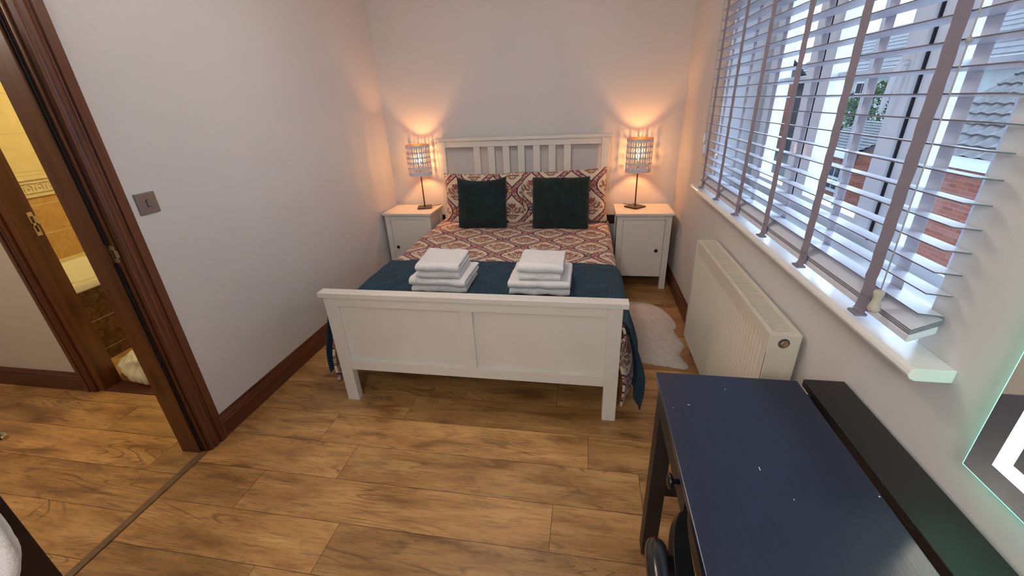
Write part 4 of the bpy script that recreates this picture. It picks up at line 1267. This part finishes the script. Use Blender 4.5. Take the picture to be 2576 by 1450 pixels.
# white rendered house behind with dark roof
def house(name, label, x0, x1, y0, y1, ez, rz, wall, wins, roofmat='slate_roof'):
    h = thing(name, label, 'house', ((x0 + x1) / 2, (y0 + y1) / 2, GZ))
    obj('wall', boxes((x0, x1, y0, y1, GZ, ez)), wall, h)
    m = MB(); xm = (x0 + x1) / 2; o_ = .35
    n = 12
    for k in range(n):   # stepped courses of tiles, both slopes
        a, b = k / n, (k + 1) / n
        for xe, s in ((x0 - o_, 1), (x1 + o_, -1)):
            xa = xe + (xm - xe) * a; xb = xe + (xm - xe) * b; za = ez + (rz - ez) * a; zb = ez + (rz - ez) * b
            m.quad((xa, y0 - o_, za + .05), (xa, y1 + o_, za + .05), (xb, y1 + o_, zb + .01), (xb, y0 - o_, zb + .01))
            m.quad((xa, y0 - o_, za - .03), (xa, y1 + o_, za - .03), (xa, y1 + o_, za + .05), (xa, y0 - o_, za + .05))
    for yy in (y0, y1):
        v = [m.bm.verts.new(p) for p in ((x0, yy, ez), (x1, yy, ez), (xm, yy, rz))]; m.bm.faces.new(v)
    obj('roof', m, roofmat, h)
    obj('fascia', boxes((x0 - o_ - .05, x0 - o_, y0 - o_, y1 + o_, ez - .15, ez + .04)), 'fascia_white', h)
    for (ya, yb, za, zb) in wins:
        f = obj('window', boxes((x0 - .05, x0, ya, yb, za, zb)), 'fascia_white', h)
        yc, zc = (ya + yb) / 2, (za + zb) / 2
        obj('pane', boxes((x0 - .07, x0 - .045, ya + .1, yc - .04, za + .1, zc - .04), (x0 - .07, x0 - .045, yc + .04, yb - .1, za + .1, zc - .04),
                         (x0 - .07, x0 - .045, ya + .1, yc - .04, zc + .04, zb - .1), (x0 - .07, x0 - .045, yc + .04, yb - .1, zc + .04, zb - .1)), 'dark_window', f)
    return h
house('house', 'white rendered house with a grey tiled roof beyond the garage', 17, 25, 14.5, 36, 2.15, 4.9, 'render_white', [(21.3, 22.5, .45, 1.75), (24.5, 25.7, .45, 1.75), (17.3, 18.5, .45, 1.75), (29, 30.2, .45, 1.75)])
house('house', 'small red brick house with a grey roof at the far left', 13, 16, 31, 36, 2.3, 4.2, 'red_brick', [(32.6, 33.8, .3, 1.6)])
house('brick_shed', 'small red brick outbuilding below the hedge', 9.0, 11.2, 9.2, 11.0, -.10, .55, 'red_brick', [(9.7, 10.4, -1.3, -.5)])
# hedge trees
def tree(x, y, h, r, label, mat='foliage', bare=False):
    t = thing('tree', label, 'tree', (x, y, GZ), group='trees and shrubs outside the window')
    m = MB(); m.tube([(x, y, GZ), (x + .05, y, GZ + h * .5)], [.12, .06], 8)
    if bare:
        for k in range(60):
            a = random.uniform(0, 2 * PI); z = GZ + h * random.uniform(.35, .9); L = random.uniform(.4, r)
            x0, y0 = x + .05, y
            p1 = (x0 + L * math.cos(a), y0 + L * math.sin(a), z + L * random.uniform(.3, .9))
            m.tube([(x0, y0, z - .3), (x0 + .5 * L * math.cos(a), y0 + .5 * L * math.sin(a), z), p1], [.03, .015, .006], 5)
            for q in range(3):
                b_ = a + random.uniform(-1, 1); m.tube([p1, (p1[0] + .35 * math.cos(b_), p1[1] + .35 * math.sin(b_), p1[2] + random.uniform(0, .4))], [.006, .003], 4)
    obj('trunk', m, 'bark', t)
    if not bare:
        f = MB()
        for k in range(2600):
            d = Vector((random.gauss(0, 1), random.gauss(0, 1), random.gauss(0, 1))).normalized() * random.uniform(.6, 1) ** .5
            c = Vector((x + d.x * r, y + d.y * r, GZ + h * .55 + d.z * h * .47))
            s = random.uniform(.05, .11)
            a = Vector((random.uniform(-1, 1), random.uniform(-1, 1), random.uniform(-1, 1))).normalized() * s
            b = Vector((random.uniform(-1, 1), random.uniform(-1, 1), random.uniform(-1, 1))).normalized() * s * .7
            f.quad(c - a, c - b, c + a, c + b)
        obj('foliage', f, mat, t)
tree(10.4, 13.4, 3.9, .95, 'bushy dark green shrub behind the middle window light')
tree(8.4, 15.8, 4.2, 1.1, 'rounded green shrub left of the middle glazing bar')
tree(12.6, 15.2, 4.2, .95, 'tall green shrub in front of the white house')
tree(6.2, 13.4, 4.4, 1.2, 'pale olive tree seen through the left window light', 'foliage_pale')
tree(9.2, 18.8, 6.0, 1.3, 'bare winter tree standing above the hedge', bare=True)
fn_ = MB()
for k in range(34): fn_.box(6.8, 6.84, 6.4 + k * .16, 6.4 + k * .16 + .145, GZ, GZ + 1.7)
o = obj('garden_fence', fn_, 'fence_wood'); tag(o, 'low brown board fence in the yard', 'fence')
# trampoline
tr = thing('trampoline', 'round trampoline with an orange rim in the yard below the garage', 'trampoline', (6.3, 2.05, GZ))
cx, cy, tz, trr = 6.3, 2.05, -1.62, 1.0
m = MB(); m.tube([(cx + trr * math.cos(2 * PI * k / 48), cy + trr * math.sin(2 * PI * k / 48), tz) for k in range(49)], .075, 10, cap=False); obj('rim_pad', m, 'orange_pad', tr, smooth=True)
m = MB(); m.lathe([(.01, 0), (trr - .05, 0), (trr - .05, -.02), (.01, -.02)], (cx, cy, tz), 48); obj('jump_mat', m, 'net_black', tr)
for k in range(4):
    a = PI / 4 + k * PI / 2; m = MB(); m.tube([(cx + trr * math.cos(a), cy + trr * math.sin(a), GZ), (cx + trr * math.cos(a), cy + trr * math.sin(a), tz)], .03, 8); obj('leg', m, 'net_black', tr)
